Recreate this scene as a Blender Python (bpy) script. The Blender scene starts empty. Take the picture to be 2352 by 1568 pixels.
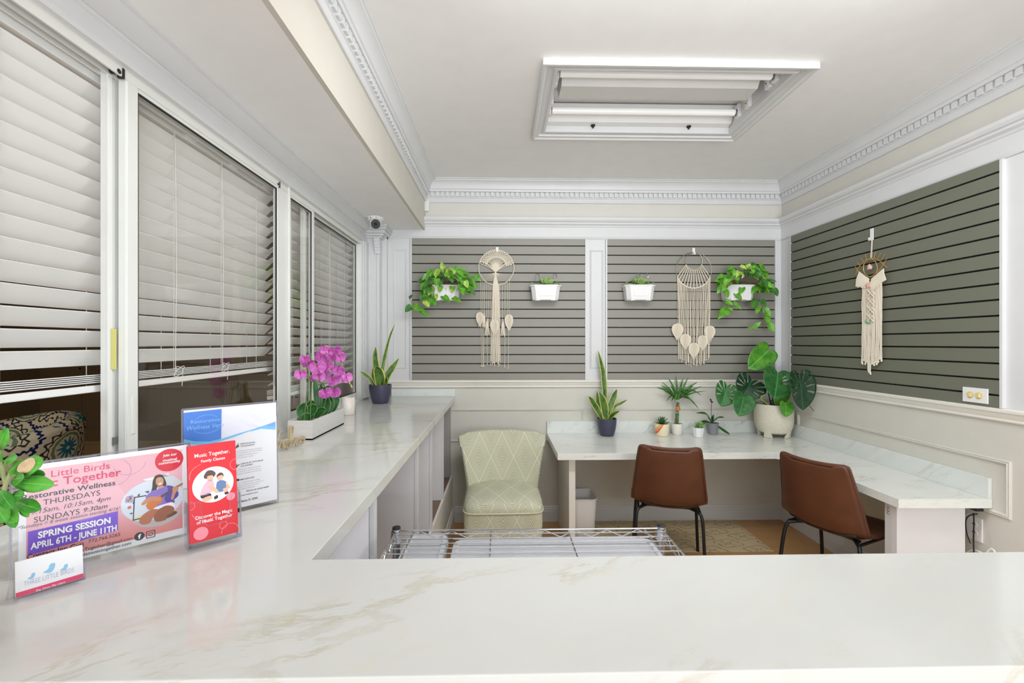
import bpy, bmesh, math, random
from mathutils import Vector, Matrix
random.seed(7)
S = bpy.context.scene
C = S.collection
# ------------------------------------------------------------------ camera
F_PX, CX, CY, EYE, D = 1020.0, 1176.0, 787.0, 1.51, 3.76
PSI = math.atan(23.0 / F_PX)
cam_d = bpy.data.cameras.new('camera'); cam = bpy.data.objects.new('camera', cam_d); C.objects.link(cam)
cam.location = (0, 0, EYE); cam.rotation_euler = (math.pi / 2, 0, -PSI)
cam_d.sensor_width = 36; cam_d.lens = 36 * F_PX / 2352; cam_d.shift_y = (CY - 784) / 2352
cam_d.clip_start = 0.02
S.camera = cam
# ------------------------------------------------------------------ world, lights, exposure
w = bpy.data.worlds.new('daylight'); S.world = w; w.use_nodes = True
_wt = w.node_tree; _bg = _wt.nodes['Background']
_tc = _wt.nodes.new('ShaderNodeTexCoord'); _sp = _wt.nodes.new('ShaderNodeSeparateXYZ'); _mr = _wt.nodes.new('ShaderNodeMapRange')
_wt.links.new(_tc.outputs['Generated'], _sp.inputs[0]); _wt.links.new(_sp.outputs[2], _mr.inputs[0])
_mr.inputs[1].default_value = -.15; _mr.inputs[2].default_value = .35; _mr.inputs[3].default_value = 1.9; _mr.inputs[4].default_value = .25   # made-up gradient: brighter below to light the ceiling, dimmer above to spare the counter
_wt.links.new(_mr.outputs[0], _bg.inputs[1]); _bg.inputs[0].default_value = (0.90, 0.96, 1.0, 1)
def area(name, loc, rot, sx, sy, power, col=(1, 1, 1)):
    l = bpy.data.lights.new(name, 'AREA'); l.shape = 'RECTANGLE'; l.size = sx; l.size_y = sy; l.energy = power; l.color = col
    o = bpy.data.objects.new(name, l); C.objects.link(o); o.location = loc; o.rotation_euler = rot
    return o
area('ceiling_bounce_fill', (0.9, -1.9, 0.8), (math.pi - .95, 0, 0), 2.6, 1.2, 36, (.95, .972, 1))  # added uplight behind the camera, no real fixture; lifts the ceiling
area('front_fill', (1.3, -1.9, 1.85), (math.pi / 2 - .03, 0, .12), 1.6, 0.9, 18, (.95, .972, 1))  # added frontal fill behind the camera for back wall and under-desk area
area('under_counter_fill', (1.0, .90, .93), (math.pi / 2 - .12, 0, 0), 1.5, 0.10, 17, (1, .98, .95))  # added fill strip hidden by the counter; brightens baseboards and lower wall
area('office_overhead_fill', (0.75, 1.42, 2.82), (.45, 0, 0), 1.8, 0.4, 30, (.965, .98, 1))  # added fill above the frame, no fixture around it; evens desk and floor
area('waiting_room_fill', (-3.2, 0.3, 2.5), (.6, 0, 0), 0.9, 0.9, 34, (1, .92, .82))  # added unseen fill to brighten the far wall and tub chair
S.view_settings.view_transform = 'Standard'; S.view_settings.look = 'None'
S.view_settings.gamma = 1; S.view_settings.use_curve_mapping = False
S.view_settings.exposure = 0.36
# ------------------------------------------------------------------ measuring helpers
RX = Vector((math.cos(PSI), -math.sin(PSI), 0)); FW = Vector((math.sin(PSI), math.cos(PSI), 0)); UP = Vector((0, 0, 1))
EP = Vector((0, 0, EYE))
def ray(x, y): return RX * ((x - CX) / F_PX) + FW + UP * ((CY - y) / F_PX)
def hit(x, y, p, n):
    d = ray(x, y); return EP + d * ((Vector(p) - EP).dot(Vector(n)) / d.dot(Vector(n)))
def pY(x, y, Y): return hit(x, y, (0, Y, 0), (0, 1, 0))
def pX(x, y, X): return hit(x, y, (X, 0, 0), (1, 0, 0))
def pZ(x, y, Z): return hit(x, y, (0, 0, Z), (0, 0, 1))
def E(z): return EYE + z
# ------------------------------------------------------------------ colours and materials
def lin(c): c = c / 255.0; return c / 12.92 if c <= .04045 else ((c + .055) / 1.055) ** 2.4
def rgb(r, g, b): return (lin(r), lin(g), lin(b), 1)
class Gr:
    def __init__(s, name):
        s.m = bpy.data.materials.new(name); s.m.use_nodes = True; s.t = s.m.node_tree
        s.b = s.t.nodes['Principled BSDF']
    def nd(s, k): return s.t.nodes.new(k)
    def put(s, sock, v):
        if isinstance(v, V): s.t.links.new(v.s, sock)
        elif isinstance(v, (tuple, list)) and len(v) == 3 and sock.type == 'RGBA': sock.default_value = (*v, 1)
        else: sock.default_value = v
    def op(s, o, *a):
        n = s.nd('ShaderNodeMath'); n.operation = o
        for i, x in enumerate(a): s.put(n.inputs[i], x)
        return V(s, n.outputs[0])
    def xyz(s, kind='Object'):
        tc = s.nd('ShaderNodeTexCoord'); sp = s.nd('ShaderNodeSeparateXYZ'); s.t.links.new(tc.outputs[kind], sp.inputs[0])
        return [V(s, sp.outputs[i]) for i in range(3)]
    def vec(s, x, y, z=0.0):
        c = s.nd('ShaderNodeCombineXYZ')
        for i, q in enumerate((x, y, z)): s.put(c.inputs[i], q)
        return V(s, c.outputs[0])
    def noise(s, v, scale, detail=3, rough=.5, dist=0.0):
        n = s.nd('ShaderNodeTexNoise'); s.put(n.inputs['Vector'], v); n.inputs['Scale'].default_value = scale
        n.inputs['Detail'].default_value = detail; n.inputs['Roughness'].default_value = rough; n.inputs['Distortion'].default_value = dist
        return V(s, n.outputs[0])
    def mix(s, f, a, b):
        n = s.nd('ShaderNodeMix'); n.data_type = 'RGBA'
        s.put(n.inputs[0], f); s.put(n.inputs[6], a); s.put(n.inputs[7], b)
        return V(s, n.outputs[2])
    def smooth(s, x, a, b):
        n = s.nd('ShaderNodeMapRange'); n.interpolation_type = 'SMOOTHSTEP'; s.put(n.inputs[0], x)
        n.inputs[1].default_value = a; n.inputs[2].default_value = b
        return V(s, n.outputs[0])
    def band(s, x, c, wd, soft=.25):
        d = (x - c).abs(); return s.smooth(d, wd * (1 + soft), wd * (1 - soft))
    def bump(s, h, dist=.002, strength=.5):
        n = s.nd('ShaderNodeBump'); s.put(n.inputs['Height'], h); n.inputs['Distance'].default_value = dist; n.inputs['Strength'].default_value = strength
        s.t.links.new(n.outputs[0], s.b.inputs['Normal'])
    def color(s, v): s.put(s.b.inputs['Base Color'], v); return s
    def set(s, rough=.5, metal=0, spec=.5, **k):
        s.b.inputs['Roughness'].default_value = rough; s.b.inputs['Metallic'].default_value = metal
        s.b.inputs['Specular IOR Level'].default_value = spec
        for a, v in k.items(): s.b.inputs[a.replace('_', ' ')].default_value = v
        return s
class V:
    def __init__(s, g, sock): s.g = g; s.s = sock
    def __add__(s, o): return s.g.op('ADD', s, o)
    def __radd__(s, o): return s.g.op('ADD', s, o)
    def __sub__(s, o): return s.g.op('SUBTRACT', s, o)
    def __rsub__(s, o): return s.g.op('SUBTRACT', o, s)
    def __mul__(s, o): return s.g.op('MULTIPLY', s, o)
    def __rmul__(s, o): return s.g.op('MULTIPLY', s, o)
    def __truediv__(s, o): return s.g.op('DIVIDE', s, o)
    def abs(s): return s.g.op('ABSOLUTE', s)
    def frac(s): return s.g.op('FRACT', s)
    def sin(s): return s.g.op('SINE', s)
    def sqrt(s): return s.g.op('SQRT', s)
    def min(s, o): return s.g.op('MINIMUM', s, o)
    def max(s, o): return s.g.op('MAXIMUM', s, o)
    def lt(s, o): return s.g.op('LESS_THAN', s, o)
    def gt(s, o): return s.g.op('GREATER_THAN', s, o)
def M(name, c, rough=.5, metal=0, spec=.5, var=0.04, scale=8, **k):
    """plain surface with a faint procedural unevenness"""
    g = Gr(name); x, y, z = g.xyz()
    n = g.noise(g.vec(x, y, z), scale, 3)
    a = [max(0, v * (1 - var)) for v in c[:3]]; b = [min(1, v * (1 + var)) for v in c[:3]]
    g.color(g.mix(n, tuple(a), tuple(b))).set(rough, metal, spec, **k)
    return g.m
white = M('white_gloss_paint', rgb(215, 216, 217), .38)
cream = M('cream_white_paint', rgb(232, 229, 220), .42)
ceilm = M('flat_ceiling_paint', rgb(240, 240, 239), .8)
wallm = M('greige_wall_paint', rgb(212, 210, 201), .6)
beamm = M('warm_beam_paint', rgb(206, 202, 191), .6)
grayw = M('grey_panel_paint', rgb(222, 221, 223), .5)
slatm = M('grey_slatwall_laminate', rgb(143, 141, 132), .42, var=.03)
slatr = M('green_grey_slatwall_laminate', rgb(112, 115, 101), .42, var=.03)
black = M('black_groove', rgb(18, 18, 18), .6)
blackmetal = M('black_metal', rgb(28, 28, 30), .38, .3)
brownroom = M('brown_waiting_room_wall', rgb(128, 108, 78), .7)
brownbase = M('tan_baseboard', rgb(176, 148, 104), .5)
alum = M('white_aluminium', rgb(228, 229, 225), .32)
alumdk = M('grey_aluminium', rgb(120, 124, 122), .35, .5)
blindm = M('white_blind_slat', rgb(234, 234, 232), .42)
cordm = M('white_cord', rgb(226, 224, 216), .8)
chrome = M('chrome', rgb(205, 205, 208), .14, 1.0)
plasticw = M('white_plastic', rgb(236, 236, 236), .35)
plasticg = M('light_grey_plastic', rgb(182, 184, 189), .42)
rubber = M('dark_rubber', rgb(30, 30, 32), .6)
leather = None
def marble(name, base, vein, vein2, ang, sc, st, amount=.7, rough=.13, coarse=1.0):
    g = Gr(name); x, y, z = g.xyz()
    ca, sa = math.cos(ang), math.sin(ang)
    u = x * ca + y * sa + z * .6; v = y * ca - x * sa + z * .8
    wp = g.noise(g.vec(u * sc, v * sc), 1.1, 3) * .9
    n1 = g.noise(g.vec(u * sc, v * (sc * st) + wp), 1.0 * coarse, 9, .66, .15)
    r1 = g.smooth((n1 - .5).abs(), .030, .0)
    msk = g.smooth(g.noise(g.vec(u * sc * .8 + 7.3, v * sc * 1.8), 1.7, 4, .6), .48, .68)
    n2 = g.noise(g.vec(u * sc * 1.3 + 3.1, v * (sc * st * 1.2) + 9.7 + wp), 2.2 * coarse, 9, .7, .15)
    r2 = g.smooth((n2 - .5).abs(), .022, .0)
    msk2 = g.smooth(g.noise(g.vec(u * sc * .9 + 17.3, v * sc * 1.6 + 4.1), 2.4, 4, .6), .48, .7)
    cloud = g.smooth(g.noise(g.vec(u * sc * .7 + 1.1, v * sc * 1.4), 2.0, 5, .6), .35, .75)
    c = g.mix(cloud * .35, base, tuple(b * .86 for b in base[:3]))
    c = g.mix(r1 * msk * amount, c, vein)
    c = g.mix(r2 * msk2 * amount * .8, c, vein2)
    g.color(c).set(rough, 0, .5)
    return g.m
marb_front = marble('counter_marble_laminate', rgb(205, 205, 201)[:3], rgb(183, 176, 156)[:3], rgb(205, 200, 186)[:3], .45, 1.5, 2.6, .85, .12)
marb_desk = marble('desk_marble_laminate', rgb(231, 233, 228)[:3], rgb(150, 158, 150)[:3], rgb(178, 184, 176)[:3], .12, 2.2, 4.0, .6, .16, 1.3)
marb_splash = marble('splash_marble_laminate', rgb(224, 229, 226)[:3], rgb(158, 164, 158)[:3], rgb(190, 196, 190)[:3], .9, 3.0, 1.8, .6, .2)
def wood_floor():
    g = Gr('oak_floor_boards'); x, y, z = g.xyz()
    row = g.op('FLOOR', y / .13)
    yy = (y / .13).frac()
    xs = x + row * .437
    col_ = g.op('FLOOR', xs / 1.2)
    ed = g.smooth((yy - .5).abs(), .488, .498).max(g.smooth(((xs / 1.2).frac() - .5).abs(), .4985, .4998))
    tone = g.noise(g.vec(row * 3.7, col_ * 5.1), 1.0, 0)
    gr = g.noise(g.vec(x * 2, y * 26), 3.0, 5, .6, .4)
    c = g.mix(tone, rgb(176, 130, 82), rgb(214, 170, 116))
    c = g.mix(gr * .4, c, rgb(146, 102, 62))
    c = g.mix(ed * .7, c, rgb(70, 46, 28))
    g.color(c).set(.35, 0, .4); return g.m
floorm = wood_floor()
def diamond_fabric():
    g = Gr('diamond_weave_fabric'); u, v, _ = g.xyz('UV')
    def lat(ou, ov):
        a = ((u / .176 + ou).frac() - .5).abs() * 2; b = ((v / .34 + ov).frac() - .5).abs() * 2
        return a + b
    d = lat(0, 0).min(lat(.5, .5))      # 0 at diamond centres, 1 on the lattice edges
    rings = None
    for c, wd in ((.10, .028), (.22, .028), (.34, .028), (.62, .020), (.72, .020), (.82, .020), (.92, .020)):
        b = g.band(d, c, wd); rings = b if rings is None else rings.max(b)
    tick = g.smooth(((v / .010).frac() - .5).abs(), .2, .3) * g.band(d, .48, .07, .1)
    jit = g.noise(g.vec(u, v), 260, 2)
    f = rings.max(tick) * g.smooth(jit, .2, .4)
    wv = ((u * 900).sin() * (v * 900).sin())
    big = g.noise(g.vec(u, v), 9, 2)
    base = g.mix(big, rgb(234, 232, 210), rgb(222, 222, 198))
    g.color(g.mix(f * .9, base, rgb(150, 152, 124))).set(.92, 0, .15)
    g.bump(f * -1.0 + wv * .2, .0015, .4)
    return g.m
diamond = diamond_fabric()
def suzani():
    g = Gr('embroidered_medallion_fabric'); u, v, _ = g.xyz('UV')
    wob = g.noise(g.vec(u, v), 26, 3)
    def med(ou, ov, P):
        a = ((u / P + ou).frac() - .5) * 2; b = ((v / P + ov).frac() - .5) * 2
        r = (a * a + b * b).sqrt() + (wob - .5) * .09
        th = g.op('ARCTAN2', b, a); return r, th
    base = g.mix(g.noise(g.vec(u, v), 3, 1), rgb(232, 212, 160), rgb(220, 224, 212))
    c = base
    spots = g.smooth(g.noise(g.vec(u * 1.0 + 5, v), 21, 1), .66, .69)
    c = g.mix(spots, c, rgb(36, 110, 142))
    spots2 = g.smooth(g.noise(g.vec(u, v + 9), 24, 2), .65, .68)
    c = g.mix(spots2, c, rgb(40, 46, 72))
    for ou, ov, P in ((0, 0, .62), (.5, .5, .62)):
        r, th = med(ou, ov, P)
        inside = r.lt(.78)
        c = g.mix(inside, c, base)
        fl = (r + (th * 12).sin() * .07).lt(.22); c = g.mix(fl, c, rgb(44, 128, 158))
        c = g.mix(r.lt(.05), c, rgb(226, 214, 170))
        c = g.mix(g.band(r, .36, .035, .1), c, rgb(120, 146, 112))
        sc = r + (th * 16).sin() * .045
        c = g.mix(g.band(sc, .53, .03, .1), c, rgb(58, 60, 62))
        c = g.mix(g.band(r, .45, .012, .2), c, rgb(40, 38, 46))
        tk = r + (th * 40).sin() * .02
        c = g.mix(g.band(tk, .74, .035, .1), c, rgb(26, 40, 96))
    g.color(c).set(.9, 0, .15); g.bump(g.noise(g.vec(u, v), 300, 2), .001, .3)
    return g.m
suz = suzani()
def rug_mat():
    g = Gr('tile_pattern_mat'); x, y, z = g.xyz()
    def cell(ou, ov):
        a = ((x / .34 + ou).frac() - .5) * 2; b = ((y / .22 + ov).frac() - .5) * 2
        r = (a * a + b * b).sqrt(); th = g.op('ARCTAN2', b, a); return a, b, r, th
    nz = g.noise(g.vec(x, y), 60, 4)
    f = None
    for o in ((0, 0), (.5, .5)):
        a, b, r, th = cell(*o)
        q = a.abs() + b.abs()
        lobes = r + (th * 4).sin() * .08
        k = g.band(lobes, .56, .045, .5).max(g.band((a.abs() - b.abs()).abs(), .0, .05, .4) * g.band(r, .24, .10, .3)).max(g.band(r, .09, .035, .4))
        f = k if f is None else f.max(k)
    f = f * g.smooth(nz, .32, .58)
    c = g.mix(g.noise(g.vec(x, y), 7, 3), rgb(214, 196, 158), rgb(196, 178, 142))
    g.color(g.mix(f * .75, c, rgb(122, 108, 88))).set(.7, 0, .3); return g.m
rugm = rug_mat()
def leather_mat():
    g = Gr('brown_leather'); x, y, z = g.xyz()
    n = g.noise(g.vec(x, y, z), 7, 4, .6); v = g.noise(g.vec(x, y, z), 420, 2)
    g.color(g.mix(n, rgb(72, 40, 25), rgb(106, 64, 42))).set(.42, 0, .45); g.bump(v, .0006, .35); return g.m
leather = leather_mat()
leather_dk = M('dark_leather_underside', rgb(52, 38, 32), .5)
def leafm(name, a, b, edge=None, ew=.72, rough=.38, bands=False):
    g = Gr(name); u, v, _ = g.xyz('UV'); x, y, z = g.xyz()
    n = g.noise(g.vec(x, y, z), 28, 3)
    c = g.mix(g.smooth(n, .35, .65), a, b)
    if bands:
        wv = g.noise(g.vec(u * 1.5, v * 26), 1.6, 3, .6, .6); c = g.mix(g.smooth(wv, .45, .6) * .6, c, b)
    rib = g.band((u - .5).abs(), 0.0, .018, .4)
    if not bands: c = g.mix(rib * .45, c, tuple(min(1, q * 2.2 + .03) for q in b[:3]))
    if edge: c = g.mix(g.smooth((u - .5).abs() * 2, ew, ew + .1), c, edge)
    g.color(c).set(rough, 0, .5); g.b.inputs['Subsurface Weight'].default_value = 0
    return g.m
pothos_m = leafm('pothos_leaf', rgb(70, 140, 34)[:3], rgb(112, 178, 52)[:3])
pothos_l = leafm('pothos_leaf_variegated', rgb(120, 180, 48)[:3], rgb(190, 214, 104)[:3])
pothos_d = leafm('pothos_leaf_dark', rgb(44, 104, 34)[:3], rgb(70, 128, 46)[:3])
mon_m = leafm('monstera_leaf', rgb(42, 96, 50)[:3], rgb(66, 122, 62)[:3], rough=.3)
mon_l = leafm('monstera_young_leaf', rgb(62, 130, 40)[:3], rgb(92, 156, 48)[:3], rough=.3)
mon_d = leafm('monstera_dark_leaf', rgb(24, 54, 34)[:3], rgb(38, 74, 46)[:3], rough=.28)
snake_m = leafm('snake_plant_leaf', rgb(34, 74, 34)[:3], rgb(92, 130, 54)[:3], rgb(202, 204, 92)[:3], .72, .35, True)
jade_m = leafm('jade_leaf', rgb(52, 128, 36)[:3], rgb(92, 168, 62)[:3], rough=.22)
succ_m = leafm('succulent_leaf', rgb(120, 160, 84)[:3], rgb(166, 196, 120)[:3], rough=.45)
orch_leaf = leafm('orchid_leaf', rgb(30, 84, 34)[:3], rgb(44, 104, 42)[:3], rgb(150, 190, 120)[:3], .9)
drac_m = leafm('dracaena_leaf', rgb(44, 92, 34)[:3], rgb(72, 124, 48)[:3])
aloe_m = leafm('aloe_leaf', rgb(44, 92, 48)[:3], rgb(66, 120, 62)[:3])
stem_g = M('green_stem', rgb(86, 120, 56), .5)
stem_d = M('dark_stem', rgb(44, 54, 34), .5)
stem_b = M('brown_vine', rgb(120, 104, 70), .6)
petal_m = leafm('orchid_petal', rgb(178, 70, 160)[:3], rgb(206, 112, 192)[:3], rgb(232, 184, 226)[:3], .86, .5)
lip_m = M('orchid_lip', rgb(190, 50, 120), .5)
soil_m = M('potting_soil', rgb(58, 46, 36), .95, var=.3, scale=80)
navy_pot = M('navy_matte_pot', rgb(66, 66, 88), .4)
rope_m = M('cotton_cord', rgb(232, 222, 204), .9, var=.06, scale=40)
brass = M('brass_wire', rgb(214, 166, 84), .35, .5)
goldring = M('pale_metal_ring', rgb(176, 166, 146), .3, .8)
def glass_mat(name, tint, ior=1.45, rough=0.0, dens=0.0):
    m = bpy.data.materials.new(name); m.use_nodes = True; t = m.node_tree; t.nodes.clear()
    o = t.nodes.new('ShaderNodeOutputMaterial'); mx = t.nodes.new('ShaderNodeMixShader'); fr = t.nodes.new('ShaderNodeFresnel')
    tr = t.nodes.new('ShaderNodeBsdfTransparent'); gl = t.nodes.new('ShaderNodeBsdfGlossy')
    tr.inputs[0].default_value = tint; gl.inputs['Roughness'].default_value = rough; 
    ge = t.nodes.new('ShaderNodeNewGeometry'); m1 = t.nodes.new('ShaderNodeMath'); m1.operation = 'MULTIPLY_ADD'
    t.links.new(ge.outputs['Backfacing'], m1.inputs[0]); m1.inputs[1].default_value = 1 / ior - ior; m1.inputs[2].default_value = ior
    t.links.new(m1.outputs[0], fr.inputs[0])
    t.links.new(fr.outputs[0], mx.inputs[0]); t.links.new(tr.outputs[0], mx.inputs[1]); t.links.new(gl.outputs[0], mx.inputs[2])
    t.links.new(mx.outputs[0], o.inputs[0]); return m
pane_m = glass_mat('window_glass', (.996, .998, .99, 1), 1.4)
acryl = glass_mat('clear_acrylic', (.992, .992, .996, 1), 1.2)
acryl_e = bpy.data.materials.new('clear_acrylic_edge'); acryl_e.use_nodes = True
_t = acryl_e.node_tree; _t.nodes.clear(); _o = _t.nodes.new('ShaderNodeOutputMaterial'); _mx = _t.nodes.new('ShaderNodeMixShader'); _tr = _t.nodes.new('ShaderNodeBsdfTransparent'); _df = _t.nodes.new('ShaderNodeBsdfTranslucent')
_tr.inputs[0].default_value = (.97, .97, 1, 1); _df.inputs[0].default_value = (.82, .82, .95, 1); _mx.inputs[0].default_value = .38
_t.links.new(_tr.outputs[0], _mx.inputs[1]); _t.links.new(_df.outputs[0], _mx.inputs[2]); _t.links.new(_mx.outputs[0], _o.inputs[0])
# ------------------------------------------------------------------ mesh helpers
class MB:
    def __init__(s): s.v = []; s.f = []; s.uv = []; s.mi = []; s.cur = 0; s.hasuv = False
    def add(s, vs, fs, uvs=None):
        b = len(s.v); s.v += [tuple(q) for q in vs]
        for f in fs: s.f.append([b + i for i in f]); s.mi.append(s.cur)
        s.uv += (uvs if uvs else [(0, 0)] * len(vs)); s.hasuv |= bool(uvs)
        return s
    def box(s, x0, x1, y0, y1, z0, z1):
        x0, x1 = sorted((x0, x1)); y0, y1 = sorted((y0, y1)); z0, z1 = sorted((z0, z1))
        vs = [(x, y, z) for z in (z0, z1) for y in (y0, y1) for x in (x0, x1)]
        return s.add(vs, [(0, 2, 3, 1), (4, 5, 7, 6), (0, 1, 5, 4), (2, 6, 7, 3), (0, 4, 6, 2), (1, 3, 7, 5)])
    def obox(s, c, ax, ay, az, hx, hy, hz):
        c = Vector(c); vs = []
        for k in (-1, 1):
            for j in (-1, 1):
                for i in (-1, 1): vs.append(c + ax * hx * i + ay * hy * j + az * hz * k)
        return s.add(vs, [(0, 2, 3, 1), (4, 5, 7, 6), (0, 1, 5, 4), (2, 6, 7, 3), (0, 4, 6, 2), (1, 3, 7, 5)])
    def tube(s, pts, r, n=6, cap=True, closed=False):
        pts = [Vector(p) for p in pts]; m = len(pts)
        rr = r if isinstance(r, (list, tuple)) else [r] * m
        vs = []; fs = []; prev = None
        for i, p in enumerate(pts):
            a = pts[(i - 1) % m] if (closed or i > 0) else p; b = pts[(i + 1) % m] if (closed or i < m - 1) else p
            t = (b - a)
            t = t.normalized() if t.length > 1e-9 else Vector((0, 0, 1))
            if prev is None:
                prev = t.orthogonal().normalized()
            u = (prev - t * prev.dot(t))
            u = u.normalized() if u.length > 1e-6 else t.orthogonal().normalized()
            prev = u; q = t.cross(u)
            for k in range(n):
                an = 2 * math.pi * k / n; vs.append(p + (u * math.cos(an) + q * math.sin(an)) * rr[i])
        for i in range(m if closed else m - 1):
            j = (i + 1) % m
            for k in range(n):
                l = (k + 1) % n; fs.append((i * n + k, i * n + l, j * n + l, j * n + k))
        if cap and not closed: fs.append(tuple(range(n - 1, -1, -1))); fs.append(tuple((m - 1) * n + k for k in range(n)))
        return s.add(vs, fs)
    def lathe(s, c, prof, n=32, sx=1, sy=1):
        c = Vector(c); vs = []; fs = []
        for r, z in prof:
            for k in range(n):
                a = 2 * math.pi * k / n; vs.append(c + Vector((r * sx * math.cos(a), r * sy * math.sin(a), z)))
        m = len(prof)
        for i in range(m - 1):
            for k in range(n):
                l = (k + 1) % n; fs.append((i * n + k, i * n + l, (i + 1) * n + l, (i + 1) * n + k))
        if prof[0][0] > 1e-6: fs.append(tuple(range(n - 1, -1, -1)))
        if prof[-1][0] > 1e-6: fs.append(tuple((m - 1) * n + k for k in range(n)))
        return s.add(vs, fs)
    def ball(s, c, r, ax=None, n=10, m=7):
        c = Vector(c); rx, ry, rz = r if isinstance(r, (tuple, list)) else (r, r, r)
        vs = []; fs = []
        R = ax if ax else Matrix.Identity(3)
        for i in range(m + 1):
            t = math.pi * i / m
            for k in range(n):
                a = 2 * math.pi * k / n
                vs.append(c + R @ Vector((rx * math.sin(t) * math.cos(a), ry * math.sin(t) * math.sin(a), rz * math.cos(t))))
        for i in range(m):
            for k in range(n):
                l = (k + 1) % n; fs.append((i * n + k, (i + 1) * n + k, (i + 1) * n + l, i * n + l))
        return s.add(vs, fs)
    def grid(s, fn, nu, nv, uvfn=None):
        vs = []; uvs = []; fs = []
        for j in range(nv + 1):
            for i in range(nu + 1):
                vs.append(fn(i / nu, j / nv)); uvs.append(uvfn(i / nu, j / nv) if uvfn else (i / nu, j / nv))
        for j in range(nv):
            for i in range(nu): a = j * (nu + 1) + i; fs.append((a, a + 1, a + nu + 2, a + nu + 1))
        return s.add(vs, fs, uvs)
    def prism(s, pts, z0, z1):
        n = len(pts); vs = [(x, y, z0) for x, y in pts] + [(x, y, z1) for x, y in pts]
        fs = [tuple(range(n - 1, -1, -1)), tuple(range(n, 2 * n))] + [(i, (i + 1) % n, n + (i + 1) % n, n + i) for i in range(n)]
        return s.add(vs, fs)
    def build(s, name, mats, parent=None, smooth=False, bevel=0, solid=0, sub=0, org=None, weld=False, ang=40):
        me = bpy.data.meshes.new(name)
        vs = s.v
        if org is not None: vs = [tuple(Vector(q) - Vector(org)) for q in vs]
        me.from_pydata(vs, [], s.f)
        ms = mats if isinstance(mats, (list, tuple)) else [mats]
        for m in ms: me.materials.append(m)
        if len(ms) > 1: me.polygons.foreach_set('material_index', s.mi)
        if s.hasuv:
            l = me.uv_layers.new(name='UVMap')
            for lp in me.loops: l.data[lp.index].uv = s.uv[lp.vertex_index]
        if smooth: me.polygons.foreach_set('use_smooth', [True] * len(me.polygons))
        me.update()
        bm = bmesh.new(); bm.from_mesh(me)
        if weld: bmesh.ops.remove_doubles(bm, verts=bm.verts, dist=1e-5)
        bmesh.ops.recalc_face_normals(bm, faces=bm.faces)
        bm.to_mesh(me); bm.free()
        if smooth:
            try: me.set_sharp_from_angle(angle=math.radians(ang))
            except Exception: pass
        o = bpy.data.objects.new(name, me); C.objects.link(o)
        if org is not None and parent is None: o.location = org
        if parent is not None:
            o.parent = parent
            if org is None:   # vertices are in world space
                o.matrix_parent_inverse = PW[parent.name].inverted()
        if solid:
            md = o.modifiers.new('thickness', 'SOLIDIFY'); md.thickness = solid; md.offset = 0
        if bevel:
            md = o.modifiers.new('bevel', 'BEVEL'); md.width = bevel; md.segments = 2; md.limit_method = 'ANGLE'; md.angle_limit = math.radians(40)
        if sub:
            md = o.modifiers.new('sub', 'SUBSURF'); md.levels = sub; md.render_levels = sub
        PW[o.name] = Matrix.Translation(o.location) if parent is None else Matrix.Identity(4)
        return o
PW = {}     # world matrix of each object
def thing(name, label, cat, loc=(0, 0, 0), group=None, rot=None):
    o = bpy.data.objects.new(name, None); C.objects.link(o); o.location = loc; o.empty_display_size = .05
    if rot is not None: o.rotation_euler = rot
    o['label'] = label; o['category'] = cat
    if group: o['group'] = group
    PW[o.name] = Matrix.LocRotScale(Vector(loc), (bpy.data.objects[o.name].rotation_euler.to_quaternion()), None)
    return o
def tag(o, label, cat, group=None, kind=None):
    o['label'] = label; o['category'] = cat
    if group: o['group'] = group
    if kind: o['kind'] = kind
    return o
def struct(o): o['kind'] = 'structure'; return o
def sub(o, parent):
    """part whose vertices are in its parent's own frame"""
    o.parent = parent; o.matrix_parent_inverse = Matrix.Identity(4); return o
def local(mb, name, mats, parent, **k):
    o = mb.build(name, mats, None, **k); o.parent = parent; o.location = (0, 0, 0); PW[o.name] = PW[parent.name].copy(); return o
def smoothpts(pts, n=6):
    P = [Vector(p) for p in pts]; out = []
    for i in range(len(P) - 1):
        p0 = P[max(i - 1, 0)]; p1 = P[i]; p2 = P[i + 1]; p3 = P[min(i + 2, len(P) - 1)]
        for k in range(n):
            t = k / n
            out.append(.5 * ((2 * p1) + (p2 - p0) * t + (2 * p0 - 5 * p1 + 4 * p2 - p3) * t * t + (3 * p1 - p0 - 3 * p2 + p3) * t ** 3))
    out.append(P[-1]); return out
def offset_path(path, d):
    """offset an open 2D polyline to its right-hand side by d, mitred"""
    out = []; n = len(path)
    for i in range(n):
        ns = []
        for a, b in ((i - 1, i), (i, i + 1)):
            if a >= 0 and b < n:
                t = (Vector(path[b]) - Vector(path[a])).normalized(); ns.append(Vector((t.y, -t.x)))
        if len(ns) == 2:
            m = (ns[0] + ns[1]); m = m / (m.dot(ns[0])); out.append(Vector(path[i]) + m * d)
        else: out.append(Vector(path[i]) + ns[0] * d)
    return out
def sweep(mb, path, prof, closed=False):
    rows = [[(q.x, q.y, z) for q in (offset_path(path, d))] for d, z in prof]
    m = len(path); vs = [v for r in rows for v in r]; fs = []
    for i in range(len(prof) - 1):
        for k in range(m - 1): fs.append((i * m + k, i * m + k + 1, (i + 1) * m + k + 1, (i + 1) * m + k))
    fs.append(tuple(i * m for i in range(len(prof)))); fs.append(tuple(i * m + m - 1 for i in range(len(prof) - 1, -1, -1)))
    return mb.add(vs, fs)
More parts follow.
